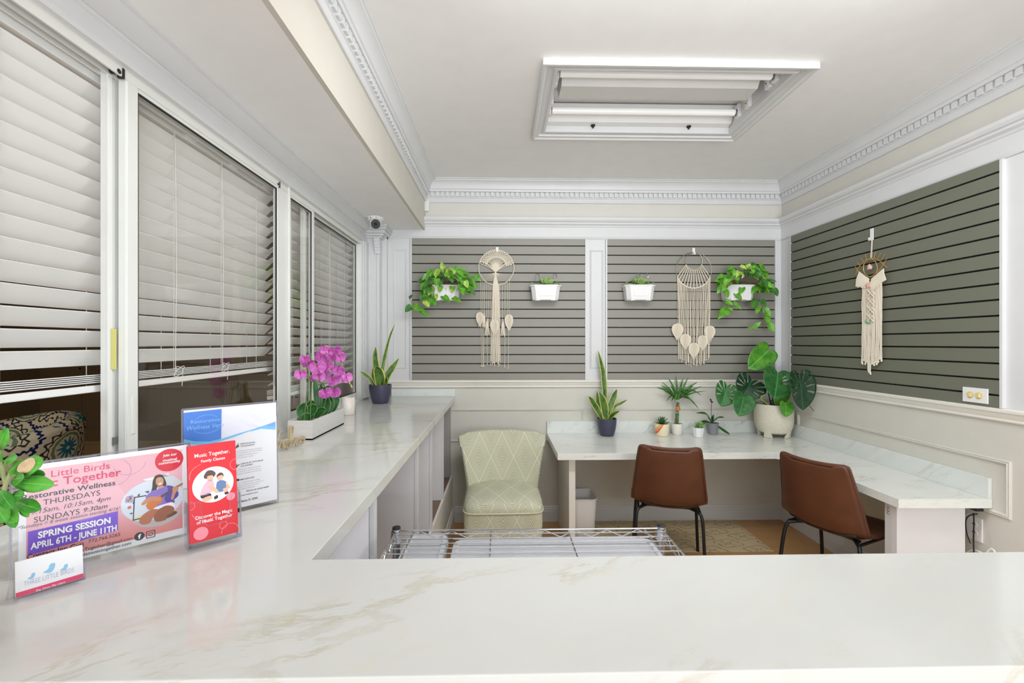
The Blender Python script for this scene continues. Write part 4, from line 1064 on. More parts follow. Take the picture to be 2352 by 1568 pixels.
for pts in ([(698, 965, 2.12), (703, 920, 2.12), (709, 870, 2.13), (704, 840, 2.14), (700, 828, 2.14)], [(709, 870, 2.13), (700, 852, 2.12)], [(709, 875, 2.13), (722, 872, 2.14), (740, 880, 2.16)],
            [(740, 960, 2.30), (752, 900, 2.3), (766, 850, 2.32), (770, 820, 2.32), (760, 800, 2.3), (735, 812, 2.28)], [(766, 855, 2.32), (790, 862, 2.32), (800, 880, 2.33)], [(752, 905, 2.3), (742, 880, 2.28), (748, 895, 2.26)], [(712, 960, 2.16), (716, 860, 2.2), (713, 810, 2.22)]):
    m = MB(); m.tube(smoothpts([O(*q) for q in pts], 6), .0028, 6); m.build('flower_stem', stem_g, t, smooth=True)
rr = random.Random(21)
FL = [(701, 823, 1.0, 2.13), (703, 834, .8, 2.15), (690, 858, 1.1, 2.11), (712, 833, 1.0, 2.14), (729, 841, 1.5, 2.14), (738, 819, 1.2, 2.2), (744, 802, 1.1, 2.26), (756, 807, 1.3, 2.27), (771, 803, 1.1, 2.30), (780, 818, 1.25, 2.28), (754, 838, 1.1, 2.2),
      (733, 863, 1.2, 2.16), (746, 856, 1.1, 2.19), (777, 849, 1.3, 2.27), (781, 862, 1.1, 2.27), (795, 866, 1.25, 2.30), (766, 872, 1.3, 2.22), (748, 901, 1.3, 2.2), (769, 899, 1.2, 2.24), (722, 868, .9, 2.18), (763, 820, 1.0, 2.25)]
for i, (x, y, s_, Y) in enumerate(FL):
    c = O(x, y, Y); m = MB(); R_ = .0235 * s_
    n_ = Vector((rr.uniform(-.2, .8), -1, rr.uniform(-.25, .35))).normalized(); a0 = rr.uniform(-.35, .35)
    u_ = n_.cross(uz).normalized(); v_ = u_.cross(n_) * -1
    for k, (ang, ln, hw_) in enumerate(((90, 1.0, .42), (215, .95, .38), (325, .95, .38), (160, 1.05, .72), (20, 1.05, .72))):
        an = math.radians(ang) + a0; d_ = (u_ * math.cos(an) + v_ * math.sin(an))
        back = -n_ * (.003 if k < 3 else 0)
        blade(m, c + back + d_ * .002, c + back + d_ * R_ * ln + n_ * .006, n_, R_ * hw_, OVAL, .05, .1, .25, rings=3)
    fo = m.build('flower', petal_m, t, smooth=True)
    m = MB(); m.ball(c + n_ * .004 - v_ * .002, (.004, .004, .006)); m.ball(c + n_ * .006 - v_ * .007, (.003, .003, .004)); m.build('lip', lip_m, fo, smooth=True)
m = MB()
for q in ((693, 846), (697, 843), (702, 848), (703, 852), (786, 838), (788, 843), (785, 846), (806, 885), (808, 888), (803, 880), (750, 858), (802, 874)): m.ball(O(*q, 2.2 if q[0] < 780 else 2.3), (.004, .004, .006))
m.build('buds', M('yellow_green_buds', rgb(190, 196, 110), .5), t, smooth=True)
# candle holder beside
c = pZ(799, 951, ZT); c = Vector((c.x, c.y, ZT))
t = thing('candle_holder', 'pale onyx stone candle holder beside the orchid trough', 'candle holder', tuple(c))
g = Gr('onyx_stone'); x, y, z = g.xyz(); n1 = g.noise(g.vec(x, y, z * .5), 26, 6, .6, 1.0)
g.color(g.mix(g.smooth(n1, .3, .7), rgb(226, 214, 200), rgb(240, 236, 230))).set(.25)
m = MB(); m.lathe(c, [(0, 0), (.040, 0), (.042, .003), (.042, .104), (.040, .107), (.033, .107), (.031, .10), (.031, .03), (0, .03)], 32); m.build('holder', g.m, t, smooth=True, ang=35)
m = MB(); m.lathe(c, [(0, .085), (.0305, .085)], 20); m.build('wax', cream, t)
# ------------------------------------------------------------------ jade plant at the left edge
jc = Vector((-.815, .655, ZT))
t = thing('potted_jade_plant', 'jade plant with thick glossy leaves at the near left end of the counter', 'plant', tuple(jc))
pot(t, jc, shell_prof(.040, .052, .085, .004), M('terracotta_pot', rgb(170, 104, 74), .7), .075, .046)
def J(x, y, Y=.66): return pY(x, y, Y)
for pts in ([(-40, 1230), (-10, 1180), (5, 1140), (14, 1110), (26, 1085)], [(-5, 1170), (25, 1140), (48, 1132)], [(14, 1110), (0, 1060), (-4, 1020)], [(-20, 1200), (10, 1175), (25, 1165)]):
    m = MB(); pp = smoothpts([jc + Vector((0, 0, .07))] + [J(*q, .665) for q in pts] if pts[0][0] == -40 else [J(*q, .665) for q in pts], 5); m.tube(pp, .0030, 8); m.build('stem', M('jade_stem', rgb(150, 158, 110), .6) if 'jade_stem' not in bpy.data.materials else bpy.data.materials['jade_stem'], t, smooth=True)
JL = [(30, 1082, 88, 1060, 21, .645), (40, 1105, 92, 1088, 15, .655), (26, 1104, 46, 1096, 13, .635), (26, 1108, 112, 1112, 17, .64), (14, 1090, 52, 1062, 15, .67), (8, 1060, 30, 1050, 12, .67),
      (2, 1035, 8, 986, 13, .66), (-8, 1030, -20, 990, 14, .66), (0, 1062, -30, 1040, 14, .65), (30, 1150, 84, 1168, 14, .645), (22, 1142, 46, 1136, 13, .635), (14, 1150, 30, 1210, 12, .66), (0, 1160, 32, 1196, 14, .65),
      (-6, 1160, 10, 1196, 13, .64), (-14, 1150, -40, 1190, 15, .66), (-10, 1110, -50, 1100, 16, .65), (0, 1125, 24, 1165, 12, .63), (44, 1150, 60, 1185, 8, .66)]
for i, (x, y, x2, y2, hp, Y) in enumerate(JL):
    p, q = J(x, y, Y), J(x2, y2, Y - .02); d_ = (q - p); L = d_.length; d_.normalize(); n_ = Vector((.35, -1, .5)); sx_ = d_.cross(n_).normalized(); n_ = sx_.cross(d_)
    m = MB(); R_ = Matrix((sx_, n_, d_)).transposed(); vs = []; uvs = []; fs = []; NN = 16; MM = 12; hw_ = 1.22 * hp * Y / F_PX
    for a in range(MM + 1):
        f = a / MM; rad = (math.sin(math.pi * min(1, f ** .85 * 1.0)) ** .6) * (.45 + .55 * min(1, f * 1.5))
        for k in range(NN):
            an = 2 * math.pi * k / NN; vs.append(p + R_ @ Vector((hw_ * rad * math.cos(an), hw_ * .26 * rad * math.sin(an) - .10 * L * f * f, L * f))); uvs.append((.5 + .5 * math.cos(an), f))
    for a in range(MM):
        for k in range(NN): l = (k + 1) % NN; fs.append((a * NN + k, a * NN + l, (a + 1) * NN + l, (a + 1) * NN + k))
    m.add(vs, fs, uvs); lo = m.build('leaf', jade_m, t, smooth=True)
    if i == 0:
        g = Gr('dried_leaf_scar'); xx, yy, zz = g.xyz(); nn = g.noise(g.vec(xx, yy, zz), 160, 5, .7); g.color(g.mix(nn, rgb(232, 214, 180), rgb(176, 126, 70))).set(.8)
        m = MB(); cc_ = p + d_ * L * .58 - n_ * -hw_ * .17; ring = []
        mk = [q_ for q_ in range(18)]
        vs = []; uvs = []; K2 = 18
        for rr_ in (0, .5, 1.0):
            for k in mk:
                an = 2 * math.pi * k / K2; lx = .62 * hw_ * rr_ * math.cos(an) * (1 + .12 * math.sin(3 * an)); ly = L * .26 * rr_ * math.sin(an)
                ff = .58 + ly / L; rad = (math.sin(math.pi * ff ** .85) ** .6); zz_ = hw_ * .26 * math.sqrt(max(0, rad * rad - (lx / hw_) ** 2)) + .0006
                vs.append(p + R_ @ Vector((lx, zz_ - .10 * L * ff * ff, L * ff)))
        fs = []
        for a in range(2):
            for k in mk: l = (k + 1) % K2; fs.append((a * K2 + k, a * K2 + l, (a + 1) * K2 + l, (a + 1) * K2 + k))
        m.add(vs, fs); m.build('leaf_scar', g.m, lo, smooth=True)
# wooden script word by the window
base0 = pZ(640, 1036, ZT); base1 = pZ(668, 1020, ZT)
# ------------------------------------------------------------------ wooden script word on the counter
a = pZ(641, 1036, ZT); b = pZ(672, 1012, ZT); a = Vector((a.x - .02, a.y, ZT)); b = Vector((b.x, b.y + .0, ZT))
d_ = Vector((.45, 1, 0)).normalized(); c = (a + b) / 2
t = thing('wooden_word_ornament', 'natural wood cursive word ornament standing between the white sign and the orchid trough', 'ornament', tuple(c))
m = MB(); hpx = .088; start = pZ(628, 1040, ZT); start.z = ZT
seq = [(0, .02), (.012, .05), (.018, .085), (.010, .088), (.006, .05), (.010, .006), (.022, .03), (.030, .036), (.034, .008), (.046, .02), (.056, .034), (.050, .036), (.046, .012), (.056, .004), (.068, .05), (.072, .085), (.064, .086), (.062, .03), (.070, .006),
       (.082, .03), (.090, .036), (.084, .010), (.094, .006), (.104, .028), (.112, .036), (.118, .020), (.110, .008), (.104, .024), (.124, .030)]
pts = [start + d_ * (u * 1.25) + Vector((0, 0, v + .004)) for u, v in seq]
P = smoothpts(pts, 5)
for i in range(len(P) - 1):
    q = (P[i + 1] - P[i]); L = q.length
    if L < 1e-6: continue
    q.normalize(); n_ = Vector((d_.y, -d_.x, 0)); s_ = q.cross(n_).normalized()
    m.obox((P[i] + P[i + 1]) / 2, q, n_, s_, L / 2 + .001, .009, .0035)
g = Gr('light_bare_wood'); x, y, z = g.xyz(); nz = g.noise(g.vec(x * 6, y * 6, z * 60), 5, 4); g.color(g.mix(nz, rgb(176, 160, 128), rgb(214, 202, 172))).set(.6)
m.build('cursive_lettering', g.m, t)
# ================================================================== BROWN DESK CHAIRS
def desk_chair(label, cx, cy, face):
    """face: heading of the sitter, radians from +Y towards +X"""
    t = thing('desk_chair', label, 'chair', (cx, cy, 0), 'brown bucket chairs at the corner desk', rot=(0, 0, -face))
    # shell profile (y forward, z up), half width, side wrap
    prof = [(.225, .455, .175, .0), (.20, .470, .20, .005), (.10, .462, .222, .012), (0, .450, .226, .02), (-.10, .446, .226, .03), (-.165, .462, .225, .045), (-.205, .510, .222, .06), (-.222, .58, .214, .06),
            (-.236, .66, .204, .052), (-.248, .74, .194, .044), (-.258, .800, .186, .036), (-.262, .842, .178, .030), (-.262, .852, .160, .028)]
    P = smoothpts([(p[0], p[1], 0) for p in prof], 4); Wd = smoothpts([(p[2], p[3], 0) for p in prof], 4)
    N = len(P) - 1
    def fn(u, v):
        i = min(int(round(v * N)), N); p = P[i]; hw, wr = Wd[i].x, Wd[i].y
        s_ = u * 2 - 1; tang = (P[min(i + 1, N)] - P[max(i - 1, 0)]).normalized(); nn = Vector((tang.y, -tang.x))   # towards the back/under side
        k = abs(s_) ** 2.4
        # wrap: the sides come round to the front of the backrest and up beside the seat
        off = wr * k
        dip = .0
        if v > .93: dip = -.010 * (1 - s_ * s_)
        return Vector((s_ * hw, p.x + nn.x * off, p.y + nn.y * off + dip))
    m = MB(); m.grid(fn, 20, N)
    # outer leather; underside darker
    o = local(m, 'seat_shell', leather, t, smooth=True, solid=.022, weld=False)
    m = MB()
    ed = []
    for i in range(0, N + 1): ed.append(fn(0, i / N))
    for i in range(1, 20): ed.append(fn(i / 20, 1))
    for i in range(N, -1, -1): ed.append(fn(1, i / N))
    m.tube(ed, .012, 8); local(m, 'edge_piping', leather, o, smooth=True) if False else local(m, 'edge_piping', leather, t, smooth=True)
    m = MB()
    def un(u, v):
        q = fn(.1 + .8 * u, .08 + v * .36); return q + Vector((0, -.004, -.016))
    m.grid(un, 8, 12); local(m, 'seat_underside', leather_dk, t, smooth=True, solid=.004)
    for sx in (-1, 1):
        m = MB(); m.tube(smoothpts([(sx * .12, .10, .440), (sx * .165, .15, .436), (sx * .20, .185, .40), (sx * .215, .225, .20), (sx * .225, .25, .004)], 6), .0105, 10); local(m, 'leg', blackmetal, t, smooth=True)
        m = MB(); m.tube(smoothpts([(sx * .12, -.08, .430), (sx * .17, -.13, .424), (sx * .20, -.165, .39), (sx * .208, -.205, .20), (sx * .215, -.24, .004)], 6), .0105, 10); local(m, 'leg', blackmetal, t, smooth=True)
        m = MB(); m.tube([(sx * .19, -.15, .425), (sx * .19, .16, .425)], .008, 8); local(m, 'side_rail', blackmetal, t, smooth=True)
    for yy in (-.10, .12):
        m = MB(); m.tube([(-.17, yy, .430), (.17, yy, .430)], .008, 8); local(m, 'cross_rail', blackmetal, t, smooth=True)
    m = MB()
    for k in range(14): m.obox((-.05 + k * .0075, -.2095, .512 + .0006 * abs(k - 7)), ux, uz, uy, .002, .0007, .0012)
    return t
q = pY(1537, 1100, 2.77); desk_chair('brown leather bucket chair pulled up to the middle of the desk', q.x + .075, 2.77 + .235, math.radians(17))
q = pY(1893, 1140, 2.42); desk_chair('brown leather bucket chair turned towards the right arm of the desk', q.x + .185, 2.46 + .105, math.radians(66))
# ================================================================== DIAMOND PATTERN SLIPPER CHAIR
def uvbox(m, vs, fs, s=1.0, off=(0, 0)):
    """split faces so each gets box-projected UVs"""
    for f in fs:
        q = [Vector(vs[i]) for i in f]; n = (q[1] - q[0]).cross(q[2] - q[0]); a = [abs(v) for v in n]
        if a[1] >= a[0] and a[1] >= a[2] * .9: uv = [((p.x + off[0]) * s, (p.z + off[1]) * s) for p in q]
        elif a[2] >= a[0]: uv = [((p.x + off[0]) * s, (p.y + off[1]) * s) for p in q]
        else: uv = [((p.y + off[0]) * s, (p.z + off[1]) * s) for p in q]
        m.add(q, [tuple(range(len(q)))], uv)
def shellpts(fn, nu, nv):
    vs = [fn(i / nu, j / nv) for j in range(nv + 1) for i in range(nu + 1)]
    return vs, [(j * (nu + 1) + i, j * (nu + 1) + i + 1, (j + 1) * (nu + 1) + i + 1, (j + 1) * (nu + 1) + i) for j in range(nv) for i in range(nu)]
fc = pY(1155, 1180, 2.93)
t = thing('slipper_chair', 'armless slipper chair in pale green and cream diamond weave against the back wall', 'armchair', (fc.x, 3.20, 0), rot=(0, 0, math.radians(1)))
# seat: superellipse plan, wider toward the front, rounded back
def plan(a, hw, y0, y1, p=4.0):
    c_, s_ = math.cos(a), math.sin(a)
    return (hw * math.copysign(abs(c_) ** (2 / p), c_), (y0 + y1) / 2 + (y1 - y0) / 2 * math.copysign(abs(s_) ** (2 / p), s_))
def ringmesh(rings, cap0=True, cap1=True, N=56):
    vs = []; fs = []
    for z, hw, y0, y1, p in rings:
        for k in range(N): x, y = plan(2 * math.pi * k / N, hw, y0, y1, p); vs.append((x, y, z))
    for i in range(len(rings) - 1):
        for k in range(N): l = (k + 1) % N; fs.append((i * N + k, i * N + l, (i + 1) * N + l, (i + 1) * N + k))
    b = len(vs)
    if cap1: fs += [(len(rings) * N - N + k, len(rings) * N - N + (k + 1) % N, b) for k in range(N)]; z, hw, y0, y1, p = rings[-1]; vs.append((0, (y0 + y1) / 2, z + .004)); b += 1
    if cap0: fs += [((k + 1) % N, k, b) for k in range(N)]; z, hw, y0, y1, p = rings[0]; vs.append((0, (y0 + y1) / 2, z)); b += 1
    return vs, fs
Yf = -.285
m = MB(); vs, fs = ringmesh([(.16, .245, Yf + .012, .24, 9), (.17, .262, Yf, .25, 9), (.30, .266, Yf - .002, .25, 9), (.385, .268, Yf, .25, 8)]); uvbox(m, vs, fs); so = local(m, 'seat_base', diamond, t, smooth=True, weld=True)
m = MB(); rg = [(.386, .266, Yf, .25, 7), (.40, .270, Yf - .003, .25, 7), (.425, .268, Yf + .002, .25, 6), (.447, .252, Yf + .02, .245, 5), (.460, .215, Yf + .06, .22, 4), (.466, .15, Yf + .12, .18, 3), (.469, .07, Yf + .2, .10, 2.5)]
vs, fs = ringmesh(rg); uvbox(m, vs, fs, 1, (.03, .0)); local(m, 'seat_cushion', diamond, t, smooth=True, weld=True)
m = MB(); m.tube([Vector((*plan(2 * math.pi * k / 72, .270, Yf - .004, .25, 7.5), .388)) for k in range(72)], .0055, 6, closed=True); local(m, 'seat_piping', M('cream_piping', rgb(214, 214, 186), .9), t, smooth=True)
# back: curved slab, flaring upward, scrolled top
def backf(u, v, side):
    s_ = u * 2 - 1; z = .36 + v * .44
    hw = .235 + .090 * v ** 1.25
    y = .205 + .115 * v + .05 * max(0, v - .8) ** 1.0 * 2 - .085 * abs(s_) ** 2.2 * (1 - .15 * v)
    th_ = .085 - .02 * v
    topz = 0
    zz = z - (.028 * abs(s_) ** 5 if v > .85 else 0) * 1
    return Vector((s_ * hw, y + side * th_ / 2, zz))
NU, NV = 24, 16
outl = []
m = MB()
vsf, fsf = shellpts(lambda u, v: backf(u, v, -1), NU, NV); uvbox(m, vsf, fsf, 1, (.0, .05))
vsb, fsb = shellpts(lambda u, v: backf(u, v, 1), NU, NV); uvbox(m, vsb, fsb, 1, (0, .05))
def rim(u, v0, u1, v1, k=5):
    a0, a1 = backf(u, v0, -1), backf(u, v0, 1); b0, b1 = backf(u1, v1, -1), backf(u1, v1, 1)
    out = (a0 + a1) / 2 - backf(.5, v0 if v0 < .97 else .6, 0); out = Vector((out.x, 0, out.z)); out = (Vector((0, 0, 1)) if v0 == 1 and 0 < u < 1 else Vector((math.copysign(1, u - .5), 0, .0 if v0 < 1 else .7))).normalized()
    return a0, a1, b0, b1, out
segs = [(0, j / NV, 0, (j + 1) / NV) for j in range(NV)] + [(i / NU, 1, (i + 1) / NU, 1) for i in range(NU)] + [(1, (NV - j) / NV, 1, (NV - j - 1) / NV) for j in range(NV)]
vs = []; fs = []; n_ = 7
def rimrow(u, v):
    if v >= 1 and 0 < u < 1: out = Vector((0, 0, 1))
    elif v >= 1: out = Vector((math.copysign(1, u - .5), 0, 1)).normalized()
    else: out = Vector((math.copysign(1, u - .5), 0, 0))
    a0, a1 = backf(u, v, -1), backf(u, v, 1); c_ = (a0 + a1) / 2; h = (a1 - a0) / 2; r_ = h.length
    return [c_ - h * math.cos(math.pi * k / (n_ - 1)) + out * r_ * .62 * math.sin(math.pi * k / (n_ - 1)) for k in range(n_)]
chain = [(0, j / NV) for j in range(NV)] + [(i / NU, 1) for i in range(NU + 1)] + [(1, j / NV) for j in range(NV - 1, -1, -1)]
for u, v in chain: vs += rimrow(u, v)
for i in range(len(chain) - 1):
    for k in range(n_ - 1): fs.append((i * n_ + k, i * n_ + k + 1, (i + 1) * n_ + k + 1, (i + 1) * n_ + k))
uvbox(m, vs, fs, 1, (0, .05))
local(m, 'backrest', diamond, t, smooth=True, weld=True)
for sx in (-1, 1):
    for yy in (-.24, .19):
        m = MB(); m.add([(sx * .21 + a_, yy + b_, z_) for z_, w_ in ((.002, .012), (.165, .019)) for a_, b_ in ((-w_, -w_), (w_, -w_), (w_, w_), (-w_, w_))], [(0, 3, 2, 1), (4, 5, 6, 7), (0, 1, 5, 4), (1, 2, 6, 5), (2, 3, 7, 6), (3, 0, 4, 7)])
        local(m, 'leg', M('espresso_wood', rgb(52, 36, 28), .4) if 'espresso_wood' not in bpy.data.materials else bpy.data.materials['espresso_wood'], t)
# ================================================================== WASTE BIN
xr = pY(1371, 1150, 3.42).x; x0b = X0 + .055; cx = (x0b + xr) / 2; hw = (xr - x0b) / 2
t = thing('waste_bin', 'white plastic waste bin under the desk beside its left support', 'waste bin', (cx, 3.49, 0))
m = MB(); N = 40; vs = []; fs = []
rings = [(.002, .76, 1), (.006, .80, 1), (.30, .985, 1), (.312, 1.0, 1), (.318, 1.0, 1), (.318, .96, 1), (.30, .95, 1), (.01, .76, 1), (.01, .0, 1)]
for z, k_, _ in rings:
    for k in range(N): x, y = plan(2 * math.pi * k / N, hw * k_, -.13 * k_, .13 * k_, 5); vs.append((cx + x, 3.49 + y, z))
for i in range(len(rings) - 1):
    for k in range(N): l = (k + 1) % N; fs.append((i * N + k, i * N + l, (i + 1) * N + l, (i + 1) * N + k))
fs.append(tuple(range(N - 1, -1, -1))); m.add(vs, fs); m.build('bin_body', plasticw, t, smooth=True, ang=50)
m = MB(); m.tube([Vector((cx + plan(2 * math.pi * k / N, hw, -.13, .13, 5)[0], 3.49 + plan(2 * math.pi * k / N, hw, -.13, .13, 5)[1], .315)) for k in range(N)], .004, 6, closed=True); m.build('rim', plasticw, t, smooth=True)
# ================================================================== RUG
rx1 = pZ(1738, 1235, .004).x; ry0 = pZ(1700, 1266, .004).y
m = MB(); m.box(.62, rx1, ry0, D - .03, .0008, .005); tag(m.build('floor_mat', rugm, bevel=.001), 'beige mat with a grey tile pattern lying under the corner desk', 'mat')
# ================================================================== WIRE SHELF
zs = .865
ybk = pZ(1200, 1213, zs).y; xl = pZ(912, 1213, zs).x; xr = pZ(1521, 1213, zs).x; yfr = ybk - .35
t = thing('wire_shelving', 'chrome wire shelving unit standing behind the front counter', 'shelving', ((xl + xr) / 2, (ybk + yfr) / 2, 0))
for (x, y) in ((xl, ybk), (xr, ybk), (xl, yfr), (xr, yfr)):
    m = MB(); m.tube([(x, y, .012), (x, y, zs + .002)], .0125, 16); po = m.build('post', chrome, t, smooth=True)
    m = MB(); m.lathe((x, y, 0), [(.013, zs + .002), (.0145, zs + .003), (.0135, zs + .009), (0, zs + .010)], 16); m.build('post_cap', rubber, po, smooth=True)
    m = MB(); m.lathe((x, y, 0), [(.020, zs - .040), (.0175, zs - .004), (.0135, zs - .003)], 16); m.build('collar', chrome, po, smooth=True)
    m = MB(); m.lathe((x, y, 0), [(0, .002), (.016, .002), (.017, .012), (.010, .018)], 12); m.build('foot', rubber, po, smooth=True)
def wire_shelf(zz, nm='shelf'):
    m = MB()
    x0, x1 = xl + .0, xr - .0
    for y in (ybk, yfr):
        m.tube([(x0, y, zz - .004), (x1, y, zz - .004)], .0030, 8); m.tube([(x0, y, zz - .034), (x1, y, zz - .034)], .0030, 8)
        pts = []; n = 16
        for k in range(n + 1): pts.append((x0 + .03 + (x1 - x0 - .06) * k / n, y, zz - (.008 if k % 2 else .031)))
        m.tube(pts, .0021, 6)
    for x in (x0, x1):
        m.tube([(x, yfr, zz - .004), (x, ybk, zz - .004)], .0030, 8); m.tube([(x, yfr, zz - .034), (x, ybk, zz - .034)], .0030, 8)
        pts = []; n = 8
        for k in range(n + 1): pts.append((x, yfr + .02 + (ybk - yfr - .04) * k / n, zz - (.008 if k % 2 else .031)))
        m.tube(pts, .0021, 6)
    n = 10
    for k in range(1, n): y = ybk - (ybk - yfr) * k / n; m.tube([(x0, y, zz - .002), (x1, y, zz - .002)], .0019, 6)
    for k in range(1, 5): x = x0 + .06 + (x1 - x0 - .12) * (k - 1) / 3; m.tube([(x, yfr, zz - .007), (x, ybk, zz - .007)], .0030, 8)
    return m.build(nm, chrome, t, smooth=True)
wire_shelf(zs); wire_shelf(.47); wire_shelf(.14)
def tote(label, x0, x1, y0, y1, z0, z1):
    t = thing('storage_box', label, 'storage box', ((x0 + x1) / 2, (y0 + y1) / 2, z0), 'grey storage boxes on the wire shelving')
    def rr(ins, z, r_=.035):
        out = []
        for cx_, cy_, a0 in ((x1 - r_, y1 - r_, 0), (x0 + r_, y1 - r_, 90), (x0 + r_, y0 + r_, 180), (x1 - r_, y0 + r_, 270)):
            for k in range(6): a = math.radians(a0 + 18 * k); out.append((cx_ + (r_ - ins) * math.cos(a), cy_ + (r_ - ins) * math.sin(a), z))
        return out
    m = MB(); R_ = [rr(.022, z0 + .001), rr(.018, z0 + .01), rr(.006, z1 - .03)]; n = 24
    m.add([q for r_ in R_ for q in r_], [(i * n + k, i * n + (k + 1) % n, (i + 1) * n + (k + 1) % n, (i + 1) * n + k) for i in range(2) for k in range(n)] + [tuple(range(n - 1, -1, -1)), tuple(range(2 * n, 3 * n))]); m.build('body', plasticg, t, smooth=True, ang=40)
    m = MB(); R_ = [rr(.0, z1 - .03), rr(.0, z1 - .008), rr(.004, z1), rr(.018, z1 + .001), rr(.022, z1 - .004)]
    m.add([q for r_ in R_ for q in r_], [(i * n + k, i * n + (k + 1) % n, (i + 1) * n + (k + 1) % n, (i + 1) * n + k) for i in range(4) for k in range(n)] + [tuple(range(n - 1, -1, -1)), tuple(range(4 * n, 5 * n))]); m.build('lid', plasticg, t, smooth=True, ang=40)
zt1 = .81
ya_ = pZ(1250, 1236, zt1).y
tote('pale grey lidded box on the middle wire shelf, right hand one with the wider lid', pZ(1043, 1236, zt1).x, min(pZ(1512, 1236, zt1).x, xr - .024), ya_ - .40, ya_, .477, zt1)
tote('pale grey lidded box on the middle wire shelf beside the left post', max(pZ(945, 1214, zt1).x, xl + .024), pZ(1040, 1236, zt1).x - .016, ya_ - .40, pZ(1000, 1226, zt1).y, .477, zt1)
# ================================================================== CORDS under the desk
t = thing('power_cord', 'black power cords hanging under the right end of the desk beside its outlet', 'cord', tuple(pX(2222, 1180, XR - .03)))
m = MB(); p = pX(2236, 1180, XR - .04)
m.box(p.x - .006, p.x + .034, p.y - .02, p.y + .07, ZD - .074, ZD - .0505); m.build('power_brick', rubber, t, bevel=.004)
def XW(x, y, dx=.035): return pX(x, y, XR - dx)
m = MB(); m.tube(smoothpts([XW(2236, 1178), XW(2237, 1200), XW(2236, 1240), XW(2237, 1275), XW(2237, 1330)], 5), .0035, 6); m.build('cord', rubber, t, smooth=True)
m = MB(); m.tube(smoothpts([XW(2245, 1180), XW(2226, 1184), XW(2218, 1198), XW(2221, 1225), XW(2229, 1248)], 5), .0025, 6); m.build('thin_cord', rubber, t, smooth=True)
m = MB(); m.tube(smoothpts([XW(2226, 1178), XW(2217, 1184), XW(2216, 1195)], 4), .0015, 5); m.build('white_lead', cordm, t)
t_ = MB(); t_.tube(smoothpts([XW(2220, 1268, .024), XW(2232, 1263, .024), XW(2246, 1265, .024), XW(2262, 1272, .024), XW(2290, 1276, .024), (XR - .03, 1.95, .1), (XR - .03, 1.7, .02)], 6), .004, 6)
tag(t_.build('extension_cord', plasticw, smooth=True), 'white cord looping along the right wall just above the front counter', 'cord')
# ================================================================== WAITING ROOM TUB CHAIR
tc = pY(95, 1000, 3.30)
ta = Vector((pY(-40, 1000, 3.5).x, 3.5, 0))
def tub(u, v, side, R0=.46, th_=.13):
    # u: angle from left arm round the back to right arm ; v: bottom -> top
    a = math.radians(-205 + 230 * u) + math.pi
    s_ = abs(u - .5) * 2
    top = .86 - .20 * max(0, s_ - .25) ** 1.1
    z = .12 + (top - .12) * v
    r = R0 + side * th_ / 2 + .05 * v
    return Vector((r * math.cos(a) * 1.08, r * math.sin(a), z))
t = thing('tub_armchair', 'tub armchair in blue medallion embroidery beyond the open window', 'armchair', tuple(ta), rot=(0, 0, math.radians(-38)))
m = MB(); NU, NV = 48, 14
def uvcyl(fn, off=0):
    return lambda u, v: (u * 2.0 + off, v * .78)
m.grid(lambda u, v: tub(u, v, 1), NU, NV, uvcyl(None)); m.grid(lambda u, v: tub(u, v, -1), NU, NV, uvcyl(None, .25))
def roll(u, v):
    a_, b_ = tub(u, 1, -1), tub(u, 1, 1); c_ = (a_ + b_) / 2; h = (b_ - a_) / 2
    return c_ - h * math.cos(math.pi * v) + Vector((0, 0, 1)) * h.length * .8 * math.sin(math.pi * v)
m.grid(roll, NU, 8, lambda u, v: (u * 2.0 + .1, .78 + v * .2))
for e in (0, 1):
    def endc(u, v, e=e):
        a_, b_ = tub(e, v, -1), tub(e, v, 1); c_ = (a_ + b_) / 2; h = (b_ - a_) / 2
        tang = (tub(e, v, 0) - tub(.03 if e == 0 else .97, v, 0)).normalized(); tang.z = 0
        return c_ - h * math.cos(math.pi * u) + tang * h.length * .5 * math.sin(math.pi * u)
    m.grid(endc, 6, NV, lambda u, v: (u * .2, v * .78))
local(m, 'tub_back', suz, t, smooth=True, weld=True)
m = MB(); vs, fs = ringmesh([(.12, .40, -.42, .38, 4), (.30, .41, -.44, .38, 4), (.40, .41, -.45, .38, 4), (.45, .38, -.42, .36, 3.5), (.462, .2, -.25, .2, 3)]); uvbox(m, vs, fs); local(m, 'seat', suz, t, smooth=True, weld=True)
for sx in (-1, 1):
    for yy in (-.30, .30): m = MB(); m.lathe((sx * .30, yy, 0), [(.014, .002), (.022, .13)], 10); local(m, 'leg', bpy.data.materials['espresso_wood'], t)
# ================================================================== TEXT AND FLAT PRINT ON A TILTED PLANE
class Plane:
    """a printed sheet: origin O, unit axes U (along), N (out of the page), V (up the page)"""
    def __init__(s, O, U, V, N): s.O, s.U, s.V, s.N = O, U, V, N
    def uv(s, x, y): p = hit(x, y, s.O, s.N) - s.O; return p.dot(s.U), p.dot(s.V)
    def at(s, u, v, lift=0.0): return s.O + s.U * u + s.V * v + s.N * lift
def glyphs(txt, shear=0.0, bold=0.0, space=1.0):
    c = bpy.data.curves.new('glyphs', 'FONT'); c.body = txt; c.size = 1; c.shear = shear; c.offset = bold; c.space_character = space; c.resolution_u = 3
    o = bpy.data.objects.new('glyphs', c); C.objects.link(o); dg = bpy.context.evaluated_depsgraph_get(); dg.update()
    me = bpy.data.meshes.new_from_object(o.evaluated_get(dg)); vs = [tuple(v.co) for v in me.vertices]; fs = [tuple(p.vertices) for p in me.polygons]
    bpy.data.objects.remove(o); bpy.data.curves.remove(c); bpy.data.meshes.remove(me)
    return vs, fs
